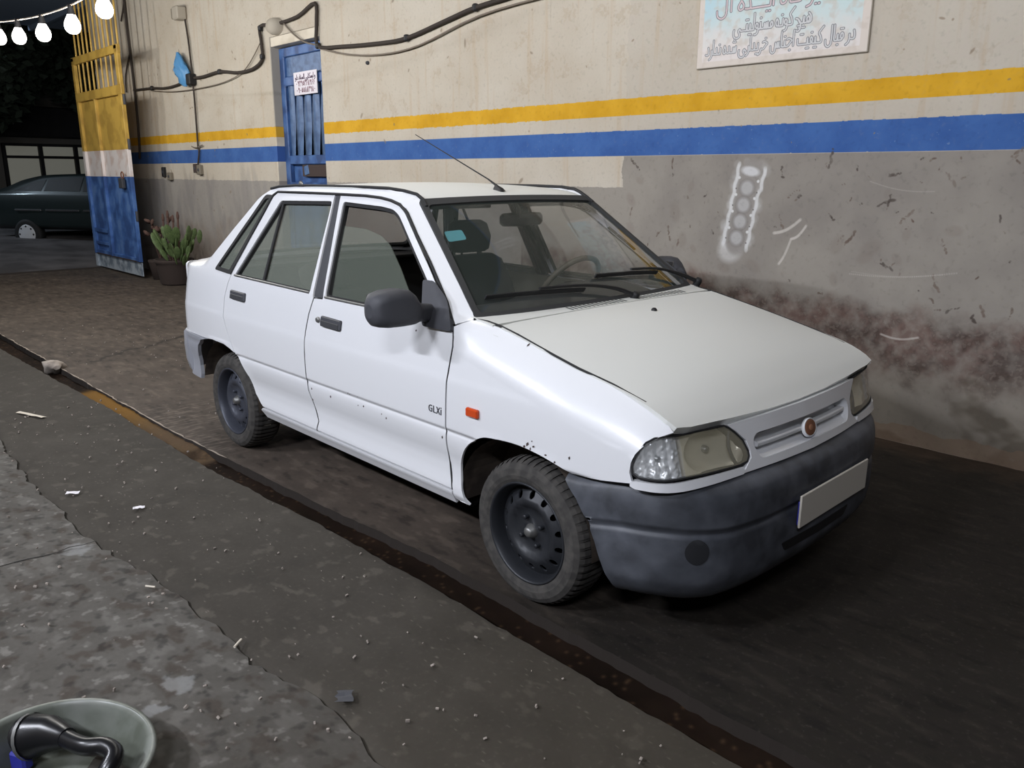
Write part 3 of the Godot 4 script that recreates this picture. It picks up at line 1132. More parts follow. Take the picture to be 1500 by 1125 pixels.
func car_top(car: Node) -> void:
	var st := begin()
	var rh := V([-.882, 0, -.885, .3, -.895, .50, -.93, .535, -1.0, .551, -1.9, .551, -2.1, .545, -2.19, .525, -2.215, .48, -2.23, 0])
	var ro := []
	for p in rh:
		ro.append(p)
	for i in range(rh.size() - 2, 0, -1):
		ro.append(Vector2(rh[i].x, -rh[i].y))
	patch(st, ro, roof_at, Vector3.UP, Vector2(.05, .06), .015)
	obj("roof", st, M.hood_paint, car)
	st = begin()
	patch(st, inset(ro, .02), roof_at, Vector3.DOWN, Vector2(.1, .1), 0, [], .02)
	obj("roof_lining", st, M.lining, car)
	# windscreen
	var full := V([-1, 0, 1, 0, 1, 1, -1, 1])
	var inner := rounded(V([-.962, .032, .962, .032, .957, .965, -.957, .965]), .045)
	st = begin()
	patch(st, rounded(V([-1.0, .0, 1.0, .0, 1.01, 1.025, -1.01, 1.025]), .03), screen_at, Vector3(1, 1, 0), Vector2(.08, .05), .02, [inner], .004)
	var sc := obj("windscreen_seal", st, M.seal, car)
	st = begin()
	patch(st, rounded(V([-.975, .02, .975, .02, .975, .98, -.975, .98]), .04), screen_at, Vector3(1, 1, 0), Vector2(.1, .08), .004, [], -.004)
	obj("windscreen", st, M.glass, car)
	st = begin()
	patch(st, rounded(V([.77, .64, .92, .64, .915, .735, .765, .73]), .02), screen_at, Vector3(1, 1, 0), Vector2(.1, .08), .001, [], -.012)
	obj("windscreen_sticker", st, M.sticker, car)
	st = begin()
	patch(st, full, rear_screen_at, Vector3(-1, 1, 0), Vector2(.15, .15), .02, [rounded(V([-.92, .06, .92, .06, .92, .94, -.92, .94]), .05)], .002)
	var rsn := obj("rear_window", st, M.rubber, car)
	st = begin()
	patch(st, V([-.95, .03, .95, .03, .95, .97, -.95, .97]), rear_screen_at, Vector3(-1, 1, 0), Vector2(.2, .2), .004, [], -.004)
	obj("window_glass", st, M.tint_glass, rsn)
	# boot lid, tail panel, rear bumper
	st = begin()
	patch(st, rounded(V([-2.60, -.72, -2.60, .72, -3.05, .66, -3.05, -.66]), .05), deck_at, Vector3.UP, Vector2(.06, .08), .02)
	obj("boot_lid", st, M.paint, car)
	st = begin()
	patch(st, rounded(V([-.68, .42, .68, .42, .68, .99, -.68, .99]), .03), tail_at, Vector3(-1, 0, 0), Vector2(.1, .1), .02)
	obj("tail_panel", st, M.paint, car)
	st = begin()
	var rings := []
	for k in [[-2.86, .750], [-2.93, .738], [-3.03, .68], [-3.10, .56], [-3.125, .3], [-3.13, 0], [-3.125, -.3], [-3.10, -.56], [-3.03, -.68], [-2.93, -.738], [-2.86, -.750]]:
		var c := Vector3(k[0], 0, k[1])
		var out := Vector3(-.25 - maxf(0.0, -k[0] - 2.9) * 4.0, 0, signf(k[1]) * (.5 if absf(k[1]) > .4 else 0.0)).normalized()
		var rg := []
		for p in [[.61, .0], [.602, .03], [.585, .044], [.50, .048], [.42, .044], [.36, .03], [.335, .0], [.345, -.03], [.6, -.03]]:
			rg.append(c + Vector3.UP * p[0] + out * p[1])
		rings.append(rg)
	loft(st, rings)
	for sg in [1.0, -1.0]:
		patch(st, V([-2.567, .598, -2.64, .583, -2.70, .54, -2.735, .47, -2.745, .41, -2.728, .36, -2.73, .335, -2.90, .335, -2.92, .60]), side(sg), Vector3(0, 0, sg), Vector2(.04, .03), .02, [], .010)
	obj("rear_bumper", st, M.rear_bumper, car)
	# wipers, lying on the glass
	for k in 2:
		var blade := V([.885, .135, .70, .130, .50, .121, .30, .110, .12, .098]) if k == 0 else V([-.06, .188, -.25, .183, -.42, .178, -.60, .168, -.73, .157])
		var arm := V([.50, .127, .12, .108, -.14, .052, -.262, -.02]) if k == 0 else V([-.42, .186, -.73, .166, -.94, .085, -1.04, -.005])
		var pb := []
		for p in blade:
			pb.append(screen_at(p) + Vector3(.6, .8, 0) * .012)
		st = begin()
		for i in pb.size() - 1:
			var d: Vector3 = pb[i + 1] - pb[i]
			box(st, (pb[i] + pb[i + 1]) / 2.0, Vector3(d.length() + .004, .022, .008), .002, Basis(d.normalized(), Vector3(.6, .8, 0), d.normalized().cross(Vector3(.6, .8, 0)).normalized()))
		var wp := obj("wiper", st, M.black, car)
		var pa := []
		for p in arm:
			pa.append(screen_at(p) + Vector3(.6, .8, 0) * (.030 if p.y > 0 else .028))
		st = begin()
		tube(st, smooth_path(pa, 4), [.006, .006, .006, .006, .007, .007, .007, .008, .009, .010, .010, .011, .012], 8)
		lathe(st, V([0, .02, .014, .018, .018, .008, .018, -.03]), 12, Transform3D(Basis(Vector3(0, 0, 1), -.5), pa[3]))
		obj("wiper_arm", st, M.black, wp)
	# aerial
	st = begin()
	var base := roof_at(Vector2(-.985, 0))
	loft(st, [rring(base + Vector3(.0, -.002, 0), Vector3(1, 0, 0), Vector3(0, 0, 1), .034, .017, .012), rring(base + Vector3(-.006, .010, 0), Vector3(1, 0, 0), Vector3(0, 0, 1), .026, .013, .010), rring(base + Vector3(-.018, .022, 0), Vector3(1, 0, 0), Vector3(0, 0, 1), .010, .007, .006)])
	var an := obj("aerial", st, M.black, car)
	st = begin()
	tube(st, [base + Vector3(-.01, .018, 0), base + Vector3(-.08, .052, 0), base + Vector3(-.64, .27, 0)], [.006, .0035, .002], 6)
	obj("aerial_rod", st, M.black, an)

func car_inside(car: Node) -> void:
	# dashboard
	var st := begin()
	var rg := []
	for z in [-.66, -.5, -.2, .2, .5, .66]:
		var e := 0.02 if absf(z) > .6 else 0.0
		var hump := .05 if z < -.1 and z > -.6 else 0.0
		var row := []
		for p in [[-.40, .95 - e], [-.55, .965 - e], [-.66, .97 + hump * .7], [-.76, .955 + hump - e], [-.80, .90 - e], [-.80, .70], [-.70, .62], [-.45, .60]]:
			row.append(Vector3(p[0], p[1], z))
		rg.append(row)
	loft(st, rg)
	obj("dashboard", st, M.dash, car)
	# steering wheel
	var sw := part_node("steering_wheel", car, Vector3(-.86, .965, -.36))
	sw.rotation = Vector3(0, 0, .95)
	st = begin()
	var loop := []
	for k in 33:
		loop.append(Vector3(cos(TAU * k / 32) * .185, 0, sin(TAU * k / 32) * .185))
	tube(st, loop, .014, 8, false)
	obj("wheel_rim", st, M.wheel_rim, sw)
	st = begin()
	box(st, Vector3(0, -.02, 0), Vector3(.10, .04, .14), .015)
	for z in [-1.0, 1.0]:
		box(st, Vector3(0, -.012, z * .12), Vector3(.035, .015, .13), .005)
	tube(st, [Vector3(0, -.02, 0), Vector3(-.02, -.25, 0)], .03, 8)
	obj("wheel_hub", st, M.dash, sw)
	# seats
	for z in [.36, -.36]:
		var seat := part_node("front_seat", car, Vector3(-1.35, 0, z))
		st = begin()
		loft(st, [rring(Vector3(.27, .49, 0), Vector3(0, 1, 0), Vector3(0, 0, 1), .06, .20, .05), rring(Vector3(.20, .50, 0), Vector3(0, 1, 0), Vector3(0, 0, 1), .10, .25, .06), rring(Vector3(-.15, .48, 0), Vector3(0, 1, 0), Vector3(0, 0, 1), .10, .25, .06), rring(Vector3(-.22, .48, 0), Vector3(0, 1, 0), Vector3(0, 0, 1), .07, .22, .05)])
		obj("seat_cushion", st, M.seat, seat)
		st = begin()
		var b := []
		for k in [[.50, -.13, .05, .20], [.55, -.14, .085, .25], [.75, -.19, .085, .26], [.92, -.235, .075, .25], [1.04, -.265, .06, .21], [1.07, -.272, .03, .16]]:
			b.append(rring(Vector3(k[1], k[0], 0), Vector3(1, 0, 0), Vector3(0, 0, 1), k[2], k[3], .05))
		loft(st, b)
		var back := obj("seat_back", st, M.seat, seat)
		st = begin()
		var hd := []
		for k in [[1.085, -.27, .03, .10], [1.10, -.27, .045, .125], [1.17, -.275, .052, .14], [1.24, -.285, .045, .125], [1.26, -.288, .025, .09]]:
			hd.append(rring(Vector3(k[1], k[0], 0), Vector3(1, 0, 0), Vector3(0, 0, 1), k[2], k[3], .04))
		loft(st, hd)
		for s in [-.06, .06]:
			tube(st, [Vector3(-.27, 1.04, s), Vector3(-.272, 1.11, s)], .007, 6)
		var rest := obj("headrest", st, M.seat, seat)
		if z > 0:   # this seat is tipped well back
			var tip := Transform3D(Basis(), Vector3(-.13, .5, 0)) * Transform3D(Basis(Vector3(0, 0, 1), .62), Vector3.ZERO) * Transform3D(Basis(), Vector3(.13, -.5, 0))
			back.transform = tip
			rest.transform = tip
	var rear := part_node("rear_seat", car, Vector3(-2.2, 0, 0))
	st = begin()
	loft(st, [rring(Vector3(.28, .50, 0), Vector3(0, 1, 0), Vector3(0, 0, 1), .07, .58, .05), rring(Vector3(.2, .50, 0), Vector3(0, 1, 0), Vector3(0, 0, 1), .11, .62, .06), rring(Vector3(-.15, .48, 0), Vector3(0, 1, 0), Vector3(0, 0, 1), .10, .62, .06)])
	obj("seat_cushion", st, M.seat, rear)
	st = begin()
	loft(st, [rring(Vector3(-.10, .5, 0), Vector3(1, 0, 0), Vector3(0, 0, 1), .08, .60, .05), rring(Vector3(-.2, .8, 0), Vector3(1, 0, 0), Vector3(0, 0, 1), .08, .62, .05), rring(Vector3(-.27, .97, 0), Vector3(1, 0, 0), Vector3(0, 0, 1), .06, .60, .05), rring(Vector3(-.28, 1.0, 0), Vector3(1, 0, 0), Vector3(0, 0, 1), .03, .57, .03)])
	obj("seat_back", st, M.seat, rear)
	st = begin()
	box(st, Vector3(-2.52, 1.0, 0), Vector3(.30, .02, 1.30), .005)
	obj("parcel_shelf", st, M.dash, car)
	# something shiny lying on the dashboard, seen through the passenger window
	# inside mirror, sun visors
	st = begin()
	var mr := []
	for k in [[-.135, .010, .020], [-.12, .014, .030], [0, .018, .034], [.12, .014, .030], [.135, .010, .020]]:
		mr.append(rring(Vector3(-.965, 1.300, k[0] - .128), Vector3(1, 0, 0), Vector3(0, 1, 0), k[1], k[2], .012))
	loft(st, mr)
	tube(st, [Vector3(-.955, 1.31, -.1), Vector3(-.92, 1.36, -.06), Vector3(-.90, 1.395, -.02)], .008, 8)
	obj("inside_mirror", st, M.black, car)
	for z in [.30, -.30]:
		st = begin()
		box(st, Vector3(-1.0, 1.385, z), Vector3(.15, .016, .40), .006, Basis(Vector3(0, 0, 1), -.25))
		obj("sun_visor", st, M.plastic, car)

# ======================================================= ground
var gn: FastNoiseLite

func ground_tex(x0: float, x1: float, z0: float, z1: float, w: int, h: int, cols: Array, sd: int, paint: Callable) -> ImageTexture:
	var big := noise(sd, 0.9, 4)
	var mid := noise(sd + 1, 5.0, 4)
	var fine := noise(sd + 2, 40.0, 3)
	var im := Image.create_empty(w, h, false, Image.FORMAT_RGB8)
	for j in h:
		var z := lerpf(z0, z1, (j + .5) / h)
		for i in w:
			var x := lerpf(x0, x1, (i + .5) / w)
			var t := .5 + (.38 * big.get_noise_2d(x, z) + .32 * mid.get_noise_2d(x * .7, z)) + .10 * fine.get_noise_2d(x, z)
			t = clampf(t, 0.0, 0.999) * (cols.size() - 1)
			var k := int(t)
			var c: Color = cols[k].lerp(cols[k + 1], t - k)
			im.set_pixel(i, j, paint.call(c, x, z, mid, fine))
	return ImageTexture.create_from_image(im)

func build_ground() -> void:
	gn = noise(5, 1.0, 4)
	var k1 := V([-12.4, 1.05, -7, .96, -4, .94, -2.9, .93, -2.2, .90, -1.1, .84, -.5, .80, 3.4, .79])
	var k2 := V([-12.4, 1.24, -6.4, 1.125, -5, 1.085, -3.7, 1.05, -2, 1.035, -1.3, .985, 0, .955, 3.4, .945])
	var k3 := V([-5.2, 1.72, -3.2, 1.74, -2.2, 1.78, -1.5, 1.75, -.7, 1.665, -.3, 1.685, 0, 1.60, .3, 1.64, 3.4, 1.65])
	var e1 := func(x: float) -> float: return herm(k1, x) + .010 * gn.get_noise_2d(x * 2.0, 3.0) + .008 * gn.get_noise_2d(x * 14.0, 9.0)
	var e2 := func(x: float) -> float: return herm(k2, x) + .010 * gn.get_noise_2d(x * 1.8, 33.0) + .008 * gn.get_noise_2d(x * 14.0, 39.0)
	var e3 := func(x: float) -> float: return herm(k3, x) + .03 * gn.get_noise_2d(x * 1.6, 63.0) + .022 * gn.get_noise_2d(x * 9.0, 69.0)
	var x0 := -12.4
	var x1 := 3.4
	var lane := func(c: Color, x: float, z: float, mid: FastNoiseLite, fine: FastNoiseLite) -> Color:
		# darker towards the front end of the lane, worn streaks, pale grit
		var front_dark := smoothstep(-.9, .5, x + .5 * mid.get_noise_2d(x * .3, z * .4))
		c = c.lerp(rgb8(30, 27, 23), .86 * front_dark)
		var s := mid.get_noise_2d(x * .8 + 40.0, z * 2.4)
		if s > .22:
			c = c.lerp(rgb8(118, 106, 94), minf((s - .22) * 1.8, .35) * (1.0 - .7 * front_dark))
		if s < -.3:
			c = c.darkened(minf((-.3 - s) * 1.2, .22))
		var rip := smoothstep(-3.7, -3.2, x) * smoothstep(-2.1, -2.5, x) * smoothstep(.2, .5, z)
		if rip > 0.0:
			c = c.lerp(rgb8(134, 122, 110), rip * .5 * smoothstep(.05, .4, mid.get_noise_2d(x * 5.0, z * 1.1 + 20.0)))
		var joint := absf(x + 5.6 - .55 * z + .10 * mid.get_noise_2d(z, 4.0))
		if z < .7:
			c = c.darkened(.35 * smoothstep(.05, .0, joint))
		var wallfoot := smoothstep(-1.75, -2.05, z + .15 * mid.get_noise_2d(x, z))
		return c.lerp(rgb8(92, 72, 58), .4 * wallfoot)
	var lane_cols := [rgb8(58, 51, 45), rgb8(71, 63, 56), rgb8(81, 72, 64), rgb8(94, 85, 76)]
	var defs := []
	var faces := begin()
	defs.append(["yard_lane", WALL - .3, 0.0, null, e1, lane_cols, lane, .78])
	var strip := func(c: Color, x: float, z: float, mid: FastNoiseLite, fine: FastNoiseLite) -> Color:
		var s := mid.get_noise_2d(x * 1.4 + 9.0, z * 1.6)
		if s > .34:
			c = c.lerp(rgb8(108, 102, 93), minf((s - .34) * 2.0, .3))
		if fine.get_noise_2d(x * 1.1, z * 1.1 + 50.0) > .60 and mid.get_noise_2d(x, z + 90.0) > -.05:
			c = c.lerp(rgb8(150, 144, 134), .45)
		return c.lerp(rgb8(66, 60, 50), .45 * smoothstep(-.6, .9, x))
	defs.append(["yard_strip", 0.0, 0.0, e2, e3, [rgb8(49, 46, 41), rgb8(57, 53, 47), rgb8(62, 58, 52), rgb8(70, 66, 59)], strip, .8])
	var slab := func(c: Color, x: float, z: float, mid: FastNoiseLite, fine: FastNoiseLite) -> Color:
		var s := mid.get_noise_2d(x * 1.2 + 70.0, z * 1.7)
		if s > .20:
			c = c.lerp(rgb8(118, 115, 110), minf((s - .20) * 1.6, .4))
		if s < -.18:
			c = c.lerp(rgb8(56, 47, 40), minf((-.18 - s) * 2.2, .5))
		var q := fine.get_noise_2d(x * .3, z * .3)
		if q < -.3:
			c = c.darkened(minf((-.3 - q) * 1.2, .25))
		if q > .46:
			c = c.lerp(rgb8(150, 147, 142), .35)
		for sp in [Vector3(-.35, 1.90, .055), Vector3(-.28, 2.0, .04), Vector3(-1.55, 1.84, .07), Vector3(.1, 2.12, .05)]:
			var dd := Vector2(x - sp.x, z - sp.y).length() + .035 * mid.get_noise_2d(x * 4.0, z * 4.0) + .02 * q
			c = c.lerp(rgb8(150, 152, 152), .55 * smoothstep(sp.z, sp.z * .6, dd))
		return c.lerp(rgb8(62, 57, 50), .5 * smoothstep(-.4, .7, x))
	defs.append(["yard_slab", 0.0, 8.4, e3, null, [rgb8(68, 65, 60), rgb8(79, 76, 71), rgb8(87, 84, 79), rgb8(96, 93, 88)], slab, .85])
	for d in defs:
		var za: float = d[1] if d[3] == null else .6
		var zb := 4.0 if d[0] == "yard_slab" else (1.3 if d[0] == "yard_lane" else 2.0)
		var xa := -6.0 if d[0] == "yard_slab" else x0
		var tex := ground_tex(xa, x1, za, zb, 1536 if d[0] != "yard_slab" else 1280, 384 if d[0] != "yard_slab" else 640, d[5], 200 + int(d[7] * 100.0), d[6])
		var m := mat(Color.WHITE, d[7])
		m.albedo_texture = tex
		m.metallic_specular = .35
		grit(m, 17, .5, .16)
		var st := begin()
		var nx := 420
		var nz := 36
		var grid := []
		for i in nx + 1:
			var x := lerpf(x0, x1, float(i) / nx)
			var a: float = d[1] if d[3] == null else d[3].call(x)
			var b: float = d[2] if d[4] == null else d[4].call(x)
			var row := []
			for j in nz + 1:
				var z := lerpf(a, b, float(j) / nz)
				var y := .010 * gn.get_noise_2d(x * 1.2, z * 1.2) + .003 * gn.get_noise_2d(x * 8.0, z * 8.0)
				if x > -3.0 and x < .6 and z < .85:
					y *= .2
				if d[0] == "yard_slab":
					y += .018 * smoothstep(0.0, .03, z - a)
				if d[0] == "yard_strip":
					y -= .016 * smoothstep(.035, 0.0, b - z)
				row.append(Vector3(x, minf(y, .004) if d[0] == "yard_lane" else y, z))
			grid.append(row)
		sheet(st, grid, xa, x1, za, zb)
		# turned-down kerb faces into the gutter
		for i in nx:
			if d[4] == e1:
				quad(faces, grid[i][nz], grid[i + 1][nz], grid[i + 1][nz] + Vector3(0, -.06, .008), grid[i][nz] + Vector3(0, -.06, .008), Vector3(0, .2, 1))
			if d[3] == e2:
				quad(faces, grid[i][0], grid[i + 1][0], grid[i + 1][0] + Vector3(0, -.06, -.008), grid[i][0] + Vector3(0, -.06, -.008), Vector3(0, .2, -1))
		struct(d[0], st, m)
	# gutter bottom
	var gut := func(c: Color, x: float, z: float, mid: FastNoiseLite, fine: FastNoiseLite) -> Color:
		var ochre := smoothstep(-4.5, -4.2, x) * (1.0 - smoothstep(-2.6, -2.2, x + .3 * mid.get_noise_2d(x, z)))  # ochre tone over one stretch of the gutter floor
		c = c.lerp(rgb8(122, 90, 44).lerp(rgb8(92, 76, 58), smoothstep(-3.7, -2.9, x)), ochre * .9)
		if fine.get_noise_2d(x, z * 2.0) > .45:
			c = c.lerp(rgb8(110, 84, 60), .4)
		return c
	var gm := mat(Color.WHITE, .8)
	gm.metallic_specular = .15
	gm.albedo_texture = ground_tex(x0, x1, .6, 1.4, 1280, 64, [rgb8(20, 15, 11), rgb8(27, 20, 15), rgb8(34, 25, 19), rgb8(44, 33, 25)], 301, gut)
	var gs := begin()
	var gg := []
	for i in 301:
		var x := lerpf(x0, x1, i / 300.0)
		var a: float = e1.call(x) - .002
		var b: float = e2.call(x) + .002
		var row := []
		for j in 7:
			var t := j / 6.0
			var ochre_lift := .026 * smoothstep(-4.5, -4.2, x) * (1.0 - smoothstep(-2.6, -2.2, x))  # floor raised along the ochre stretch
			row.append(Vector3(x, -.040 + ochre_lift - .010 * sin(PI * t) + .006 * gn.get_noise_2d(x * 9.0, t * 3.0), lerpf(a, b, t)))
		gg.append(row)
	sheet(gs, gg, x0, x1, .6, 1.4)
	struct("gutter", gs, gm)
	struct("gutter_sides", faces, mat(rgb8(34, 27, 21), .9))
	# pale broken cement lip along the kerb, far part
	var ls := begin()
	for i in 150:
		var xa := lerpf(-8.5, -2.2, i / 150.0)
		var xb := lerpf(-8.5, -2.2, (i + 1) / 150.0)
		var wa := -.004 + .014 * maxf(0.0, .2 + gn.get_noise_2d(xa * 6.0, 81.0) + .2)
		var wb := -.004 + .014 * maxf(0.0, .2 + gn.get_noise_2d(xb * 6.0, 81.0) + .2)
		var za: float = e1.call(xa)
		var zb: float = e1.call(xb)
		quad(ls, Vector3(xa, .006, za - wa), Vector3(xb, .006, zb - wb), Vector3(xb, .004, zb + .004), Vector3(xa, .004, za + .004), Vector3.UP)
	struct("kerb_lip", ls, mat(rgb8(150, 138, 124), .9))
	# crack across the slab and the dark cracked edge of the strip
	var cs := begin()
	var pts := []
	for i in 18:
		var z := 1.76 + .05 * i
		pts.append(Vector3(-1.55 + .03 * gn.get_noise_2d(z * 5.0, 3.0), .0, z))
	for i in 17:
		var wd := .004 + .004 * gn.get_noise_2d(i * 3.1, 50.0)
		var ya := .020 + .010 * gn.get_noise_2d(pts[i].x * 1.2, pts[i].z * 1.2) + .003 * gn.get_noise_2d(pts[i].x * 8.0, pts[i].z * 8.0)
		var yb := .020 + .010 * gn.get_noise_2d(pts[i + 1].x * 1.2, pts[i + 1].z * 1.2) + .003 * gn.get_noise_2d(pts[i + 1].x * 8.0, pts[i + 1].z * 8.0)
		quad(cs, pts[i] + Vector3(-wd, ya, 0), pts[i + 1] + Vector3(-wd, yb, 0), pts[i + 1] + Vector3(wd, yb, 0), pts[i] + Vector3(wd, ya, 0), Vector3.UP)
	struct("slab_crack", cs, mat(rgb8(30, 27, 24), .95))
	# nothing may look through the ground
	var us := begin()
	box(us, Vector3(-4.5, -.20, 3.1), Vector3(16.4, .12, 11.0), .01)
	struct("ground_bed", us, M.dark)

func sheet(st: SurfaceTool, grid: Array, x0: float, x1: float, z0: float, z1: float) -> void:
	var n := grid.size()
	var m: int = grid[0].size()
	var nn := []
	for i in n:
		var row := []
		for j in m:
			var dx: Vector3 = grid[mini(i + 1, n - 1)][j] - grid[maxi(i - 1, 0)][j]
			var dz: Vector3 = grid[i][mini(j + 1, m - 1)] - grid[i][maxi(j - 1, 0)]
			row.append(dz.cross(dx).normalized())
		nn.append(row)
	for i in n - 1:
		for j in m - 1:
			var p := [grid[i][j], grid[i + 1][j], grid[i + 1][j + 1], grid[i][j + 1]]
			var q := [nn[i][j], nn[i + 1][j], nn[i + 1][j + 1], nn[i][j + 1]]
			var u := []
			for k in 4:
				u.append(Vector2((p[k].x - x0) / (x1 - x0), (p[k].z - z0) / (z1 - z0)))
			tri(st, p[0], p[1], p[2], q[0], q[1], q[2], u[0], u[1], u[2])
			tri(st, p[0], p[2], p[3], q[0], q[2], q[3], u[0], u[2], u[3])

# ======================================================= wall
func wall_tex(x0: float, x1: float, y1: float, w: int, h: int, near: bool) -> ImageTexture:
	var big := noise(11, .7, 3)
	var mid := noise(12, 3.0, 4)
	var fine := noise(13, 22.0, 3)
	var rag := noise(14, 9.0, 3)
	var cream := rgb8(196, 188, 174)
	var cream2 := rgb8(186, 176, 160)
	var grey := rgb8(151, 145, 136)
	var grey2 := rgb8(136, 130, 123)
	var yel := rgb8(212, 164, 48)
	var blu := rgb8(66, 102, 162)
	var im := Image.create_empty(w, h, false, Image.FORMAT_RGB8)
	for j in h:
		var y := y1 * (1.0 - (j + .5) / h)
		for i in w:
			var x := lerpf(x0, x1, (i + .5) / w)
			var r := rag.get_noise_2d(x, y)
			var b := big.get_noise_2d(x, y)
			var m := mid.get_noise_2d(x, y)
			var f := fine.get_noise_2d(x, y)
			var bound := -1.95 + .02 * r
			var low := 1.42 + .006 * r
			if x > bound:
				low = 1.64
			var c: Color
			if y > low:
				c = cream.lerp(cream2, clampf(.5 + b * .7 + m * .35, 0, 1))
				if y > 2.03 and m + .4 * f > .42:
					c = c.lerp(rgb8(176, 160, 140), .35)
				if x > bound + .03 * m:
					c = c.lerp(rgb8(178, 170, 158), .35)
				var drip := mid.get_noise_2d(x * 3.0, y * .18 + 60.0)
				if drip > .25:
					c = c.lerp(rgb8(180, 158, 132), minf((drip - .25) * 1.1, .32))
			else:
				c = grey.lerp(grey2, clampf(.5 + b * .9 + m * .6, 0, 1))
				if x < -3.0:
					c = c.lerp(rgb8(168, 164, 160), .35)
			var e := .0015 * r + .001 * f
			if y > 1.917 + e and y < 2.032 + e:
				c = yel.lerp(rgb8(196, 148, 34), clampf(.4 + m * .9, 0, 1))
			elif y > 1.642 + e and y < 1.815 + e:
				c = blu.lerp(rgb8(56, 90, 150), clampf(.4 + m, 0, 1))
				if f > .66:
					c = c.lerp(rgb8(150, 160, 180), .4)
			# damp and grime towards the foot
			if y < low:
				var dmp := y + .30 * m + .16 * b
				if x < -3.0:
					c = c.lerp(rgb8(120, 106, 96), .6 * (1.0 - smoothstep(.35, 1.0, dmp)))
				else:
					# band of flaking brown plaster
					var top := .80 - .06 * x + .10 * b
					var band := smoothstep(top + .08, top - .08, y + .12 * m) * smoothstep(.30, .46, y - .05 * x + .12 * m)
					if band > 0.02:
						var bc := rgb8(104, 84, 77).lerp(rgb8(72, 60, 55), clampf(.5 + 1.6 * m + .8 * f, 0, 1))
						if f > .3:
							bc = bc.lerp(rgb8(136, 122, 112), .4)
						c = c.lerp(bc, band * clampf(.66 + .55 * r, .2, .92))
					# dark damp blotches
					if y < .55:
						var bl := mid.get_noise_2d(x * .55 + 31.0, y * .8 + 7.0)
						c = c.lerp(rgb8(104, 96, 84), .35 * (1.0 - smoothstep(.3, .6, y)))
						if bl > .02:
							c = c.lerp(rgb8(78, 70, 60), minf((bl - .02) * 2.6, .6))
					if y < .10 + .05 * m:
						c = c.lerp(rgb8(128, 104, 86), .5)
			im.set_pixel(i, j, c)
	if near:
		wall_marks(im, x0, x1, y1, w, h)
	else:
		var rr := RandomNumberGenerator.new()
		rr.seed = 5
		for k in 90:
			dab(im, Vector2(rr.randf_range(x0, x1), rr.randf_range(.9, 3.2)), rr.randf_range(.006, .018), rr.randf_range(1.0, 3.0), rr.randf() * TAU, rgb8(130, 116, 100), .6, x0, x1, y1, w, h)
		# brush strokes of grey cement where the plaster was patched
		for k in 40:
			dab(im, Vector2(rr.randf_range(-11.5, -7.2), rr.randf_range(.7, 1.36)), rr.randf_range(.05, .12), rr.randf_range(2.0, 5.0), rr.randf_range(1.2, 1.9), rgb8(126, 122, 122), .22, x0, x1, y1, w, h)
	return ImageTexture.create_from_image(im)

func dab(im: Image, p: Vector2, r: float, asp: float, ang: float, c: Color, a: float, x0: float, x1: float, y1: float, w: int, h: int) -> void:
	var s := w / (x1 - x0)
	var sy := h / y1
	var cx := (p.x - x0) * s
	var cy := (y1 - p.y) * sy
	var ext := r * asp * s + 2.0
	for j in range(maxi(0, int(cy - ext)), mini(h, int(cy + ext) + 1)):
		for i in range(maxi(0, int(cx - ext)), mini(w, int(cx + ext) + 1)):
			var d := Vector2((i + .5 - cx) / s, -(j + .5 - cy) / sy).rotated(-ang)
			var q := Vector2(d.x / (r * asp), d.y / r).length()
			if q < 1.0:
				im.set_pixel(i, j, im.get_pixel(i, j).lerp(c, a * minf(1.0, (1.0 - q) * 2.5)))

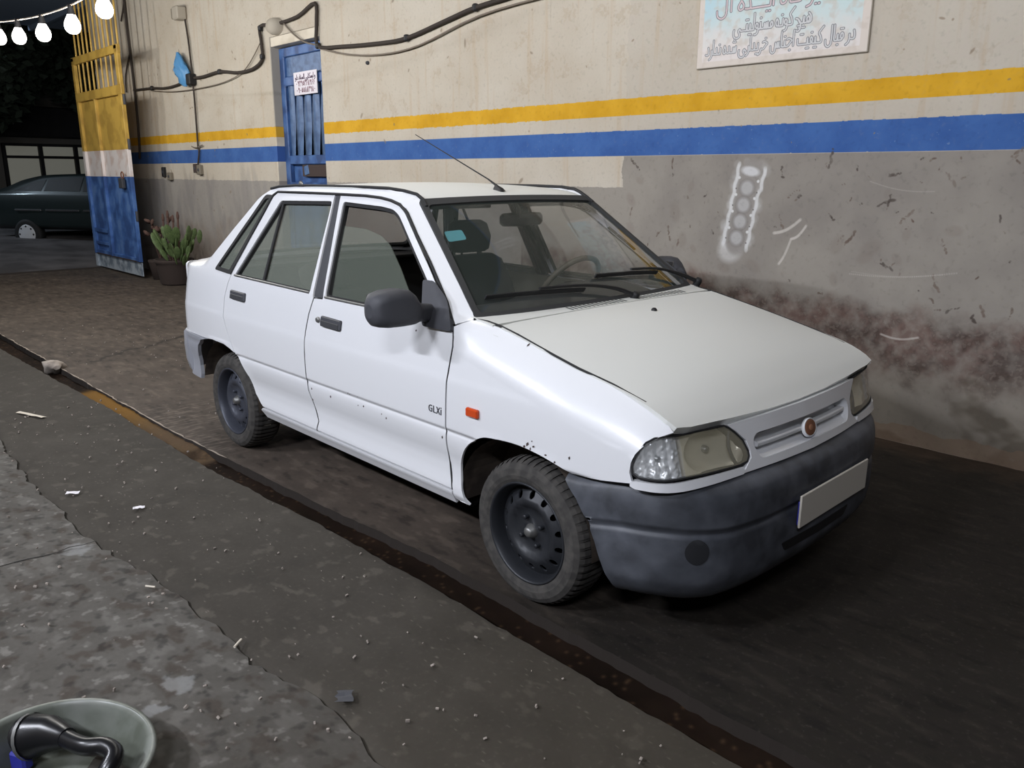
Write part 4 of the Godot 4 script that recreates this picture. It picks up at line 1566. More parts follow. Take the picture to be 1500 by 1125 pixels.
func wall_marks(im: Image, x0: float, x1: float, y1: float, w: int, h: int) -> void:
	var rr := RandomNumberGenerator.new()
	rr.seed = 3
	# knocks and dark dabs in the grey
	for k in 105:
		var p := Vector2(rr.randf_range(-1.9, 1.4), rr.randf_range(.75, 1.62))
		if absf(p.x + .95) < .14:
			continue
		var dir := rr.randf() * PI
		var big := pow(rr.randf(), 2.5)
		var tone: Color = [rgb8(98, 84, 75), rgb8(112, 99, 90), rgb8(78, 70, 65)][k % 3]
		var q := p
		for t in 2 + int(6 * big):
			dab(im, q, rr.randf_range(.002, .006) * (1.0 + big), rr.randf_range(1.0, 2.6), dir + rr.randfn() * .5, tone, rr.randf_range(.35, .85), x0, x1, y1, w, h)
			q += Vector2(cos(dir), sin(dir)) * .008 * (1.0 + big) + Vector2(rr.randfn(), rr.randfn()) * .004
	for k in 30:
		var p := Vector2(rr.randf_range(-2.7, 1.4), rr.randf_range(1.66, 2.7))
		dab(im, p, rr.randf_range(.003, .008), rr.randf_range(1.0, 3.0), rr.randf() * PI, rgb8(140, 124, 106), .7, x0, x1, y1, w, h)
	for k in 24:
		dab(im, Vector2(rr.randf_range(-1.9, 1.4), rr.randf_range(.5, 1.5)), rr.randf_range(.02, .05), 1.6, rr.randf() * PI, rgb8(128, 118, 110), .3, x0, x1, y1, w, h)
	# scrapes
	for s in [[-.21, .95, .37, 1.005, .006], [-.20, .965, .30, .99, .004], [.01, .62, .22, .63, .008], [-.51, 1.215, -.60, 1.13, .010], [-.60, 1.13, -.67, .97, .010], [-.15, 1.48, .2, 1.43, .004], [-.55, 1.25, -.72, 1.16, .012]]:
		for k in 50:
			var t := k / 49.0
			dab(im, Vector2(lerpf(s[0], s[2], t), lerpf(s[1], s[3], t) - .02 * sin(PI * t)), s[4], 1.0, 0, rgb8(196, 190, 182), .35, x0, x1, y1, w, h)
	# white overspray round a gasket used as a stencil
	var axis0 := Vector2(-.908, 1.575)
	var axis1 := Vector2(-.995, 1.045)
	for k in 130:
		var t := rr.randf()
		var p := axis0.lerp(axis1, t) + Vector2(rr.randf_range(-.105, .105), rr.randf_range(-.03, .03))
		dab(im, p, rr.randf_range(.03, .055), 1.0, 0, rgb8(216, 216, 216), .16, x0, x1, y1, w, h)
	dab(im, axis1 + Vector2(-.03, -.01), .10, 1.1, .3, rgb8(222, 222, 222), .5, x0, x1, y1, w, h)
	var g := rgb8(146, 141, 136)
	var dn := (axis1 - axis0).normalized()
	var sd := Vector2(-dn.y, dn.x)
	var L := axis0.distance_to(axis1)
	var place := func(u: float, v: float) -> Vector2: return axis0 + dn * (u * L) + sd * v
	for k in 60:
		dab(im, place.call(.04 + .92 * k / 59.0, .012 * sin(k * .66)), .080, 1.0, 0, g, .5, x0, x1, y1, w, h)
	for v in [-.07, 0.0, .07]:
		dab(im, place.call(.07, v), .035, 1.0, 0, g, .8, x0, x1, y1, w, h)
	dab(im, place.call(.075, .0), .036, 2.2, dn.angle() + PI / 2, rgb8(206, 206, 206), .9, x0, x1, y1, w, h)
	for k in 46:
		for v in [-.088, .088]:
			dab(im, place.call(.02 + .96 * k / 45.0, v * (1.0 + .05 * sin(k * .7)) + (.01 if k < 12 and v > 0 else 0.0)), .016, 1.3, dn.angle(), rgb8(214, 214, 213), .5, x0, x1, y1, w, h)
	for k in 4:
		var u := .27 + .20 * k
		dab(im, place.call(u, 0), .064, 1.0, 0, rgb8(104, 100, 97), .55, x0, x1, y1, w, h)
		dab(im, place.call(u, 0), .057, 1.0, 0, rgb8(178, 176, 174), .95, x0, x1, y1, w, h)
		for v in [-.068, .068]:
			dab(im, place.call(u - .10, v), .012, 1.0, 0, rgb8(216, 216, 214), .95, x0, x1, y1, w, h)
			dab(im, place.call(u + .03, v * 1.12), .006, 1.0, 0, rgb8(90, 86, 84), .8, x0, x1, y1, w, h)

func build_wall() -> void:
	var flat := func(p: Vector2) -> Vector3: return Vector3(p.x, p.y, WALL)
	var H := 4.9
	for k in 2:
		var xa := -2.7 if k == 0 else -12.6
		var xb := 3.4 if k == 0 else -2.7
		var xt := 1.5 if k == 0 else -2.7
		var yt := 3.2 if k == 0 else 4.9
		var m := mat(Color.WHITE, .88)
		m.albedo_texture = wall_tex(xa, xt, yt, 1536 if k == 0 else 1792, 1152 if k == 0 else 896, k == 0)
		grit(m, 18, .9, .22)
		m.metallic_specular = .3
		var st := begin()
		var bumpy := func(p: Vector2) -> Vector3:
			var d := .008 * gn.get_noise_2d(p.x * .9, p.y * .9)
			if p.y < .85 and p.x > -2.0:
				d += .012 * gn.get_noise_2d(p.x * 5.0, p.y * 5.0) * smoothstep(.9, .6, p.y)
			return Vector3(p.x, p.y, WALL + d)
		var holes := []
		if k == 1:
			holes = [V([-7.10, -.1, -6.03, -.1, -6.03, 2.99, -7.10, 2.99])]
		patch(st, V([xa, -.1, xb, -.1, xb, H, xa, H]), bumpy, Vector3(0, 0, 1), Vector2(.3, .3) if k == 1 else Vector2(.12, .12), 0, holes, 0, Rect2(xa, 0, xt - xa, yt))
		struct("wall_right" if k == 0 else "wall_left", st, m)
	# the wall's thickness behind, with the reveal of the doorway in the colours that run into it
	var st := begin()
	box(st, Vector3(-9.85, 2.4, WALL - .25), Vector3(5.5, 5.0, .44), .01)
	box(st, Vector3(-1.32, 2.4, WALL - .25), Vector3(9.42, 5.0, .44), .01)
	box(st, Vector3(-6.565, 3.95, WALL - .25), Vector3(1.07, 1.90, .44), .01)
	struct("wall_core", st, M.cream)
	for s in [[0, 1.42, mat(rgb8(146, 138, 130), .9)], [1.42, 1.642, M.cream], [1.642, 1.815, mat(rgb8(50, 86, 152), .8)], [1.815, 1.917, M.cream], [1.917, 2.032, mat(rgb8(200, 154, 42), .8)], [2.032, 2.995, mat(rgb8(158, 152, 142), .9)]]:
		st = begin()
		box(st, Vector3(-7.106, (s[0] + s[1]) / 2.0, WALL - .075), Vector3(.02, s[1] - s[0], .152), .002)
		struct("trim_1", st, s[2])
	st = begin()
	box(st, Vector3(-6.565, 2.94, WALL - .08), Vector3(1.10, .10, .15), .004)
	struct("trim_2", st, M.cream)
	# blue iron door
	var door := Node3D.new()
	door.name = "door_1"
	door.set_meta("kind", "structure")
	door.position = Vector3(-6.565, 0, WALL - .13)
	add_child(door)
	st = begin()
	for x in [-.49, .49]:
		box(st, Vector3(x, 1.44, 0), Vector3(.10, 2.88, .06), .008)
	for y in [2.83, 2.52, 1.66, .1, 1.36]:
		box(st, Vector3(0, y, 0), Vector3(1.06, .10, .056), .008)
	obj("door_frame", st, M.door_blue, door)
	st = begin()
	box(st, Vector3(0, 2.68, -.012), Vector3(.90, .24, .02), .004)
	obj("upper_panel", st, M.door_slat, door)
	st = begin()
	box(st, Vector3(0, 1.4, -.035), Vector3(1.0, 2.7, .012), .002)
	obj("backing", st, M.door_blue, door)
	for k in 5:
		st = begin()
		var cx := -.36 + .18 * k
		loft(st, [ [Vector3(cx - .085, 1.70, -.025), Vector3(cx - .04, 1.70, .012), Vector3(cx + .04, 1.70, .012), Vector3(cx + .085, 1.70, -.025)], [Vector3(cx - .085, 2.47, -.025), Vector3(cx - .04, 2.47, .012), Vector3(cx + .04, 2.47, .012), Vector3(cx + .085, 2.47, -.025)] ])
		obj("slat", st, M.door_slat, door)
	st = begin()
	box(st, Vector3(.13, 1.54, .005), Vector3(.62, .13, .02), .004)
	obj("broken_panel", st, M.hole, door)
	st = begin()
	box(st, Vector3(-.08, 1.545, .018), Vector3(.10, .10, .01), .003, Basis(Vector3(0, 0, 1), .2))
	obj("board_scrap", st, M.door_slat, door)
	st = begin()
	lathe(st, V([0, .02, .03, .018, .04, .0]), 12, Transform3D(Basis(Vector3(1, 0, 0), PI / 2), Vector3(-.20, 1.39, .03)))
	obj("door_knob", st, M.dull_metal, door)
	st = begin()
	box(st, Vector3(0, .7, .0), Vector3(.92, 1.2, .02), .004)
	obj("lower_panel", st, M.door_blue, door)

# ======================================================= lights
func bulb_string() -> void:
	var z0 := .35
	var spots := [Vector3(-4.98, 2.69, z0), Vector3(-5.77, 2.67, z0), Vector3(-6.61, 2.70, z0), Vector3(-7.41, 2.76, z0), Vector3(-8.14, 2.83, z0), Vector3(-8.9, 2.92, z0), Vector3(-9.8, 3.05, z0), Vector3(-10.8, 3.22, z0), Vector3(-4.15, 2.76, z0), Vector3(-3.32, 2.86, z0), Vector3(-2.48, 3.0, z0), Vector3(-1.64, 3.18, z0), Vector3(-.8, 3.36, z0), Vector3(.05, 3.56, z0), Vector3(.9, 3.8, z0)]
	var st := begin()
	var line := [Vector3(-12.4, 3.75, z0)]
	for i in [7, 6, 5, 4, 3, 2, 1, 0, 8, 9, 10, 11, 12, 13, 14]:
		line.append(spots[i] + Vector3(0, .155, 0))
	line.append(Vector3(2.2, 4.3, z0))
	tube(st, smooth_path(line, 5), .008, 6)
	tag(obj("light_cable", st, M.thin_cable), "thin sagging cable that carries the row of white bulbs", "cable")
	var words := ["biggest and rightmost glowing bulb on the string, nearest the yellow gate", "second glowing bulb on the string, just left of the biggest one", "middle glowing bulb of the five in view on the string", "fourth glowing bulb on the string, one in from the picture edge", "leftmost glowing bulb on the string, cut by the picture edge", "first bulb of the string left of the picture", "second bulb of the string left of the picture", "third bulb of the string left of the picture, by the gateway", "bulb of the string behind the white car", "bulb of the string above the boot of the white car", "bulb of the string above the rear seat of the white car", "bulb of the string above the roof of the white car", "bulb of the string above the windscreen of the white car", "bulb of the string above the hood of the white car", "last bulb of the string, in front of the white car"]
	for i in spots.size():
		var b := thing("light_bulb", words[i], "bulb", spots[i], "bulbs on the string")
		st = begin()
		lathe(st, V([0, -.065, .028, -.060, .048, -.045, .060, -.020, .062, .005, .056, .032, .042, .060, .030, .085]), 20)
		obj("bulb_globe", st, M.bulb, b)
		st = begin()
		lathe(st, V([.032, .083, .028, .10, .020, .14, .020, .165, 0, .166]), 16)
		obj("bulb_socket", st, M.black, b)
		var l := OmniLight3D.new()
		l.name = "bulb_light"
		l.light_color = Color(1.0, .99, .97)
		l.light_energy = .95 if i < 5 else (1.0 if i < 8 else (.42 if i < 12 else .55))
		l.light_size = .07
		l.omni_range = 40.0
		l.omni_attenuation = 2.0
		l.shadow_enabled = true
		l.position = Vector3(0, 0, 0)
		b.add_child(l)

func yard_lamps() -> void:
	# cool tube lamps of the workshop across the yard, behind the camera
	var spots := [Vector3(-3.4, 3.7, 5.2), Vector3(-.3, 3.8, 5.4), Vector3(2.9, 3.8, 4.6)]
	var where := ["left one", "middle one", "right one"]
	for k in 3:
		var p: Vector3 = spots[k]
		var st := begin()
		var lamp := thing("tube_lamp", "cool white tube lamp hung over the yard behind the camera, " + where[k], "lamp", p, "workshop tube lamps")
		tube(st, [Vector3(-.6, 0, 0), Vector3(.6, 0, 0)], .02, 10)
		obj("lamp_tube", st, M.bulb, lamp)
		st = begin()
		box(st, Vector3(0, .06, 0), Vector3(1.3, .05, .10), .01)
		obj("lamp_housing", st, M.paper, lamp)
		var a := AreaLight3D.new()
		a.name = "tube_light"
		a.area_size = Vector2(1.2, .08)
		a.light_color = Color(.94, .955, 1.0)
		a.light_energy = [18.5, 19.0, 11.5][k]
		a.area_range = 40.0
		a.shadow_enabled = true
		lamp.add_child(a)
		a.look_at_from_position(p + Vector3(0, -.03, -.02), Vector3(p.x * .6 - .8, .6, 0))
	# the far side of the yard, painted in the same stripes; seen only as a reflection
	var st2 := begin()
	box(st2, Vector3(-4, 2.4, 8.6), Vector3(17, 5.0, .4), .02)
	struct("wall_opposite", st2, M.cream)
	for s in [[0.0, 1.42, mat(rgb8(148, 141, 133), .9)], [1.64, 1.815, mat(rgb8(58, 100, 172), .8)], [1.915, 2.03, mat(rgb8(216, 168, 38), .8)]]:
		st2 = begin()
		box(st2, Vector3(-4, (s[0] + s[1]) / 2, 8.39), Vector3(17, s[1] - s[0], .04), .004)
		struct("trim_6", st2, s[2])

# ======================================================= street beyond the gate
func build_street() -> void:
	var st := begin()
	var grid := []
	for i in 31:
		var x := lerpf(-12.4, -60.0, i / 30.0)
		var row := []
		for j in 21:
			var z := lerpf(-40.0, 12.0, j / 20.0)
			row.append(Vector3(x, .24 * smoothstep(-12.5, -17.0, x), z))
		grid.append(row)
	grid.reverse()
	sheet(st, grid, -60, -12.4, -40, 12)
	struct("street", st, tri_mat(noise_tex(121, .006, 512, [rgb8(70, 66, 66), rgb8(92, 88, 88), rgb8(106, 102, 102)], [.25, .5, .75], 5), 4.0, .85))
	st = begin()
	var rr := RandomNumberGenerator.new()
	rr.seed = 9
	box(st, Vector3(-12.35, .004, -.6), Vector3(.07, .03, 3.2), .006)
	struct("trim_3", st, mat(rgb8(48, 42, 38), .9))
	# canopy over the gateway
	st = begin()
	box(st, Vector3(-15.9, 4.58, -1.2), Vector3(5.2, .16, 8.0), .02)
	struct("ceiling", st, M.canopy)
	st = begin()
	for z in [-4.2, -2.6, -1.0, .6]:
		box(st, Vector3(-15.9, 4.45, z), Vector3(5.2, .10, .08), .01)
	struct("trim_4", st, M.canopy)
	# building across the street
	var b := thing("street_building", "dim grey building across the street with a wide grid of pale window panes", "building", Vector3(-27, .24, -5))
	st = begin()
	box(st, Vector3(-.6, 4.0, 0), Vector3(1.0, 8.0, 24.0), .05)
	obj("wall", st, M.facade, b)
	st = begin()
	for z in [2.62, 1.62, .62, -.38, -1.38]:
		box(st, Vector3(0, 1.45, z - 1.24), Vector3(.14, 1.3, .10), .01)
	for y in [.80, 1.72, 2.08]:
		box(st, Vector3(0, y, -.62), Vector3(.12, .08, 4.1), .01)
	obj("window_frame", st, M.frame_dark, b)
	for i in 4:
		for j in 2:
			st = begin()
			box(st, Vector3(-.05, [1.26, 1.90][j], .88 - 1.0 * i), Vector3(.03, [.84, .28][j], .86), .004)
			obj("glow_pane", st, M.glow_pane, b)
	st = begin()
	box(st, Vector3(.1, 1.2, 3.1), Vector3(.3, 1.7, .35), .02)
	obj("door_post", st, M.glow_pane, b)
	st = begin()
	box(st, Vector3(.05, 2.75, -1), Vector3(.5, .9, 9.0), .04)
	obj("dark_awning", st, M.frame_dark, b)
	# unseen lamp added to brighten the street beyond the gate
	var sl := thing("added_street_lamp", "unseen lamp added outside the left edge of the picture to light the street", "lamp", Vector3(-20.0, 0, 3.2))
	st = begin()
	tube(st, [Vector3(0, .2, 0), Vector3(0, 5.0, 0), Vector3(.2, 5.3, -.1), Vector3(.7, 5.35, -.4)], .05, 10)
	obj("added_lamp_post", st, M.frame_dark, sl)
	st = begin()
	lathe(st, V([0, -.05, .10, -.04, .14, 0, .10, .03]), 16, Transform3D(Basis(), Vector3(.7, 5.28, -.4)))
	obj("added_lamp_globe", st, M.bulb, sl)
	var ol := OmniLight3D.new()
	ol.name = "added_street_light"
	ol.light_color = Color(.86, .93, 1.0)
	ol.light_energy = 11.0
	ol.light_size = .1
	ol.omni_range = 40.0
	ol.omni_attenuation = 2.0
	ol.shadow_enabled = true
	sl.add_child(ol)
	ol.position = Vector3(.7, 5.10, -.4)
	# trees
	for t in [[-22.5, -1.4, 4.6, 2.6, "dark leafy street tree at the far left, its trunk left of the window grid"], [-23.5, -5.6, 5.2, 2.4, "dark leafy street tree above the window grid across the street"]]:
		var tr := thing("street_tree", t[4], "tree", Vector3(t[0], .2, t[1]), "trees in the street")
		st = begin()
		tube(st, smooth_path([Vector3(0, 0, 0), Vector3(.05, 1.4, .04), Vector3(-.05, 2.8, -.05), Vector3(.1, 4.4, .1)], 4), [.17, .16, .15, .145, .14, .14, .13, .13, .12, .11, .1, .09, .08], 10)
		for q in 5:
			var a := TAU * q / 5.0
			tube(st, [Vector3(0, 2.6 + .3 * q, 0), Vector3(cos(a) * .7, 3.4 + .3 * q, sin(a) * .7), Vector3(cos(a) * 1.3, 3.9 + .3 * q, sin(a) * 1.4)], [.07, .05, .02], 6)
		obj("trunk", st, M.bark, tr)
		var leaf := begin()
		tri(leaf, Vector3(-.09, 0, 0), Vector3(0, .02, .05), Vector3(.09, 0, 0), Vector3.UP, Vector3.UP, Vector3.UP)
		tri(leaf, Vector3(-.09, 0, 0), Vector3(.09, 0, 0), Vector3(0, .02, -.05), Vector3.UP, Vector3.UP, Vector3.UP)
		var mm := MultiMesh.new()
		mm.transform_format = MultiMesh.TRANSFORM_3D
		mm.mesh = leaf.commit()
		mm.instance_count = 9000
		for k in 9000:
			var d: Vector3 = Vector3(rr.randfn(), rr.randfn() * .8, rr.randfn()).normalized() * pow(rr.randf(), .4) * t[3]
			mm.set_instance_transform(k, Transform3D(Basis.from_euler(Vector3(rr.randf() * TAU, rr.randf() * TAU, rr.randf() * TAU)).scaled(Vector3.ONE * 1.6), Vector3(0, t[2], 0) + d))
		var mi := MultiMeshInstance3D.new()
		mi.name = "foliage"
		mi.multimesh = mm
		mi.material_override = M.leaf
		mi.set_meta("kind", "stuff")
		tr.add_child(mi)

# ======================================================= gate
func metal_gate() -> void:
	var gate := thing("metal_gate", "tall open iron gate leaf painted in yellow, white and blue bands with bars on top", "gate", Vector3(-11.45, 0, -1.60))
	var bands := [[0.24, 1.45, tri_mat(noise_tex(131, .012, 256, [rgb8(52, 82, 136), rgb8(68, 106, 168), rgb8(92, 126, 180)], [.25, .55, .8], 4), 1.2, .5)], [1.45, 1.83, tri_mat(noise_tex(132, .012, 256, [rgb8(206, 186, 176), rgb8(226, 218, 214)], [.3, .6], 4), 1.0, .35)], [1.83, 2.60, tri_mat(noise_tex(133, .012, 256, [rgb8(172, 138, 62), rgb8(196, 160, 74)], [.3, .6], 4), 1.2, .5)]]
	var yellow: Material = bands[2][2]
	var names := ["blue_panel", "white_panel", "yellow_panel"]
	var st: SurfaceTool
	for i in 3:
		var b = bands[i]
		var y0: float = b[0]
		var y1: float = b[1]
		st = begin()
		box(st, Vector3(0, (y0 + y1) / 2, -.01), Vector3(1.98, y1 - y0, .012), .001)
		# stiles on both edges and the fold between the two sheets
		for x in [[-.97, .10], [.93, .12], [-.19, .07]]:
			box(st, Vector3(x[0], (y0 + y1) / 2, .012), Vector3(x[1], y1 - y0, .045), .006)
		if i == 0:
			for r in [[-.60, .62, .74, .06], [-.60, .42, .60, .05], [-.60, .28, .74, .06], [.36, .27, 1.0, .05]]:
				box(st, Vector3(r[0], r[1], .012), Vector3(r[2], r[3], .035), .005)
			box(st, Vector3(-.28, .45, .010), Vector3(.05, .30, .03), .004)
			box(st, Vector3(-.90, .45, .010), Vector3(.04, .30, .03), .004)
		if i == 2:
			box(st, Vector3(0, 2.63, .012), Vector3(2.04, .13, .05), .006)
		obj(names[i], st, b[2], gate)
	st = begin()
	box(st, Vector3(-.97, 2.95, .012), Vector3(.10, .52, .05), .006)
	box(st, Vector3(.95, 2.95, .012), Vector3(.11, .52, .05), .006)
	box(st, Vector3(0, 3.16, .012), Vector3(2.04, .11, .05), .006)
	obj("top_frame", st, yellow, gate)
	for k in 9:
		st = begin()
		var x := -.80 + .205 * k
		tube(st, [Vector3(x, 2.66, .0), Vector3(x, 3.13, .0)], .014, 8)
		obj("bar", st, yellow, gate)
	for k in 11:
		st = begin()
		var x := -.86 + .185 * k
		tube(st, [Vector3(x, 3.18, .0), Vector3(x, 3.95, .0)], .014, 8)
		obj("top_bar", st, yellow, gate)
	st = begin()
	box(st, Vector3(0, .13, -.004), Vector3(1.98, .20, .016), .003)
	box(st, Vector3(-.97, .13, .012), Vector3(.10, .20, .04), .005)
	obj("kick_plate", st, tri_mat(noise_tex(134, .015, 256, [rgb8(110, 122, 134), rgb8(150, 160, 170), rgb8(168, 178, 186)], [.25, .5, .75], 4), .8, .5), gate)
	st = begin()
	box(st, Vector3(0, .245, .016), Vector3(1.96, .02, .03), .004)
	obj("rusty_seam", st, M.hole, gate)
	st = begin()
	box(st, Vector3(.66, 1.36, .045), Vector3(.16, .15, .05), .01)
	obj("lock_box", st, M.trim_grey, gate)
	st = begin()
	var loop := []
	for k in 13:
		loop.append(Vector3(.72 + .05 * cos(TAU * k / 12), 1.47 + .05 * sin(TAU * k / 12), .05))
	tube(st, loop, .009, 6)
	obj("lock_ring", st, M.rust, gate)
	st = begin()
	for y in [.9, 1.9, 2.5]:
		lathe(st, V([0, .07, .02, .07, .02, -.07, 0, -.07]), 10, Transform3D(Basis(), Vector3(1.0, y, .0)))
	obj("hinge", st, M.trim_grey, gate)
	# post behind the leaf
	st = begin()
	box(st, Vector3(-12.5, 2.4, -2.2), Vector3(.30, 4.8, .5), .02)
	struct("trim_5", st, M.cream)

# ======================================================= fittings on the wall
func wall_fittings() -> void:
	var at := func(a: Array, d := .028) -> Array:
		var o := []
		for i in range(0, a.size(), 2):
			o.append(Vector3(a[i], a[i + 1], WALL + d))
		return o
	var runs := [
		[[-11.38, 2.71, -10.65, 2.69, -10.2, 2.66, -9.75, 2.67, -9.23, 2.72], .016, "dark cable on the wall between the gate and the blue cap", "cable"],
		[[-9.23, 2.72, -8.9, 2.71, -8.39, 2.73, -7.9, 2.68, -7.5, 2.69, -7.26, 2.77, -7.25, 2.95, -7.25, 3.12, -6.9, 3.10, -6.4, 3.12, -6.04, 3.20, -6.03, 3.0, -6.02, 2.79, -5.6, 2.74, -4.9, 2.70, -4.48, 2.70, -3.9, 2.78, -3.53, 2.83, -3.0, 2.86, -2.5, 2.90, -1.9, 2.96], .019, "thick dark cable looping over the blue door and along the upper wall", "cable"],
		[[-6.02, 2.77, -5.5, 2.66, -4.9, 2.60, -4.3, 2.62, -3.5, 2.76, -2.6, 2.80, -2.1, 2.745, -1.6, 2.72, -1.0, 2.75], .008, "thin slack cable hanging under the thick cable right of the blue door", "cable"],
		[[-10.7, 2.66, -10.0, 2.60, -9.2, 2.58, -8.3, 2.60, -7.7, 2.70, -7.28, 2.95], .006, "thin grey wire sagging below the cable left of the blue door", "wire"],
		[[-9.30, 3.48, -9.25, 3.2, -9.23, 2.95, -9.22, 2.7, -9.22, 2.4, -9.23, 2.1, -9.24, 1.85, -9.22, 1.78, -9.3, 1.60], .012, "upright wire from the pale box at the top down to the twin sockets", "wire"],
		[[-11.38, 4.3, -11.39, 3.6, -11.36, 2.9, -11.36, 2.3, -11.40, 1.9, -11.44, 1.72], .018, "upright dark conduit beside the yellow gate", "conduit"],
		[[-11.38, 3.95, -11.6, 3.7], .012, "short slanted wire at the top of the conduit by the gate", "wire"],
		[[-11.36, 3.25, -11.65, 2.95, -11.70, 2.7], .012, "short bent wire by the gate bars", "wire"],
		[[-6.75, 3.12, -6.55, 2.98, -6.30, 2.86, -6.03, 2.80], .009, "pale wire crossing the top of the blue door", "wire"],
		[[-9.45, 1.86, -9.3, 1.84, -9.1, 1.87], .008, "short dark wire end on the yellow stripe left of the blue door", "wire"],
	]
	for r in runs:
		var st := begin()
		tube(st, smooth_path(at.call(r[0]), 4), r[1], 8)
		tag(obj(r[3] if r[3] != "conduit" else "conduit", st, M.cable if r[1] > .010 else M.thin_cable, self), r[2], r[3])
	# clips on the thick cable
	var spots := [[-10.65, 2.69], [-8.39, 2.73], [-7.25, 2.80], [-7.25, 3.1], [-6.02, 2.79], [-4.48, 2.70], [-3.53, 2.83]]
	var where := ["between the gate and the blue cap", "midway between the blue cap and the door", "at the lower bend left of the blue door", "at the upper bend left of the blue door", "at the top right corner of the blue door", "first one right of the blue door", "second one right of the blue door"]
	for k in spots.size():
		var st := begin()
		box(st, Vector3(spots[k][0], spots[k][1], WALL + .03), Vector3(.05, .06, .05), .012)
		tag(obj("cable_clip", st, M.black), "small dark clip holding the wall cable, " + where[k], "clip", "clips on the wall cable")
	# lamp box high up, junction with blue plastic
	var lb := thing("wall_lamp_box", "pale grey box lamp high on the wall above the upright wire", "lamp", Vector3(-9.36, 3.52, WALL))
	var st := begin()
	box(st, Vector3(0, 0, .07), Vector3(.17, .16, .13), .015)
	obj("box_body", st, M.box_cream, lb)
	st = begin()
	box(st, Vector3(-.13, .01, .06), Vector3(.10, .14, .10), .015)
	obj("box_side", st, M.socket, lb)
	var jb := thing("junction_box", "small dark junction box behind the blue plastic cap", "box", Vector3(-9.22, 2.70, WALL))
	st = begin()
	box(st, Vector3(0, 0, .05), Vector3(.12, .14, .10), .012)
	obj("box_body", st, M.black, jb)
	st = begin()
	var wr := RandomNumberGenerator.new()
	wr.seed = 4
	var wrings := []
	for k in 9:
		var t := k / 8.0
		var hw := .035 + .135 * sin(PI * pow(t, .8))
		var ring := []
		for i in 14:
			var a := TAU * i / 14.0
			var q := hw * wr.randf_range(.62, 1.25)
			ring.append(Vector3(cos(a) * q + .16 * (.5 - t), -.22 + .44 * t, .075 + sin(a) * q * .42))
		wrings.append(ring)
	loft(st, wrings)
	var bp := obj("blue_cap", st, M.blue_plastic)
	bp.position = Vector3(-9.44, 2.84, WALL)
	tag(bp, "crumpled light blue plastic wrap tied at the cable junction", "plastic wrap")
	# sockets and switches
	for s in [[-10.53, 1.52, .07, .14, "dark open wall socket, leftmost of the four beside the gate", M.black], [-10.31, 1.46, .12, .11, "pale square switch just right of the dark socket", M.socket], [-9.37, 1.57, .10, .12, "brown left half of the twin sockets under the upright wire", M.hole], [-9.25, 1.55, .11, .13, "pale right half of the twin sockets under the upright wire", M.socket]]:
		var sw := thing("wall_socket", s[4], "socket", Vector3(s[0], s[1], WALL), "sockets on the wall")
		st = begin()
		box(st, Vector3(0, 0, .025), Vector3(s[2], s[3], .05), .008)
		obj("socket_plate", st, s[5], sw)
		st = begin()
		lathe(st, V([0, .056, .02, .055, .025, .048]), 12, Transform3D(Basis(Vector3(1, 0, 0), PI / 2), Vector3.ZERO))
		obj("socket_face", st, M.trim_grey, sw)
	var wl := thing("door_lamp", "whitish round lamp over the corner of the blue door", "lamp", Vector3(-6.90, 3.08, WALL))
	st = begin()
	lathe(st, V([0, .12, .05, .115, .09, .09, .11, .05, .11, 0]), 20, Transform3D(Basis(Vector3(1, 0, 0), PI / 2) * Basis.from_scale(Vector3(1.2, 1, .8)), Vector3.ZERO))
	obj("lamp_cover", st, M.box_cream, wl)
	st = begin()
	lathe(st, V([0, .03, .012, .028, .018, .015, .018, 0]), 10, Transform3D(Basis(Vector3(1, 0, 0), PI / 2), Vector3(-5.15, 2.55, WALL)))
	tag(obj("wall_peg", st, M.trim_grey), "small round peg on the cream wall right of the blue door", "peg")

# ======================================================= signs and lettering
# strokes of Perso-Arabic letters: [points in pen units, right to left], advance, dots
var GL := {}

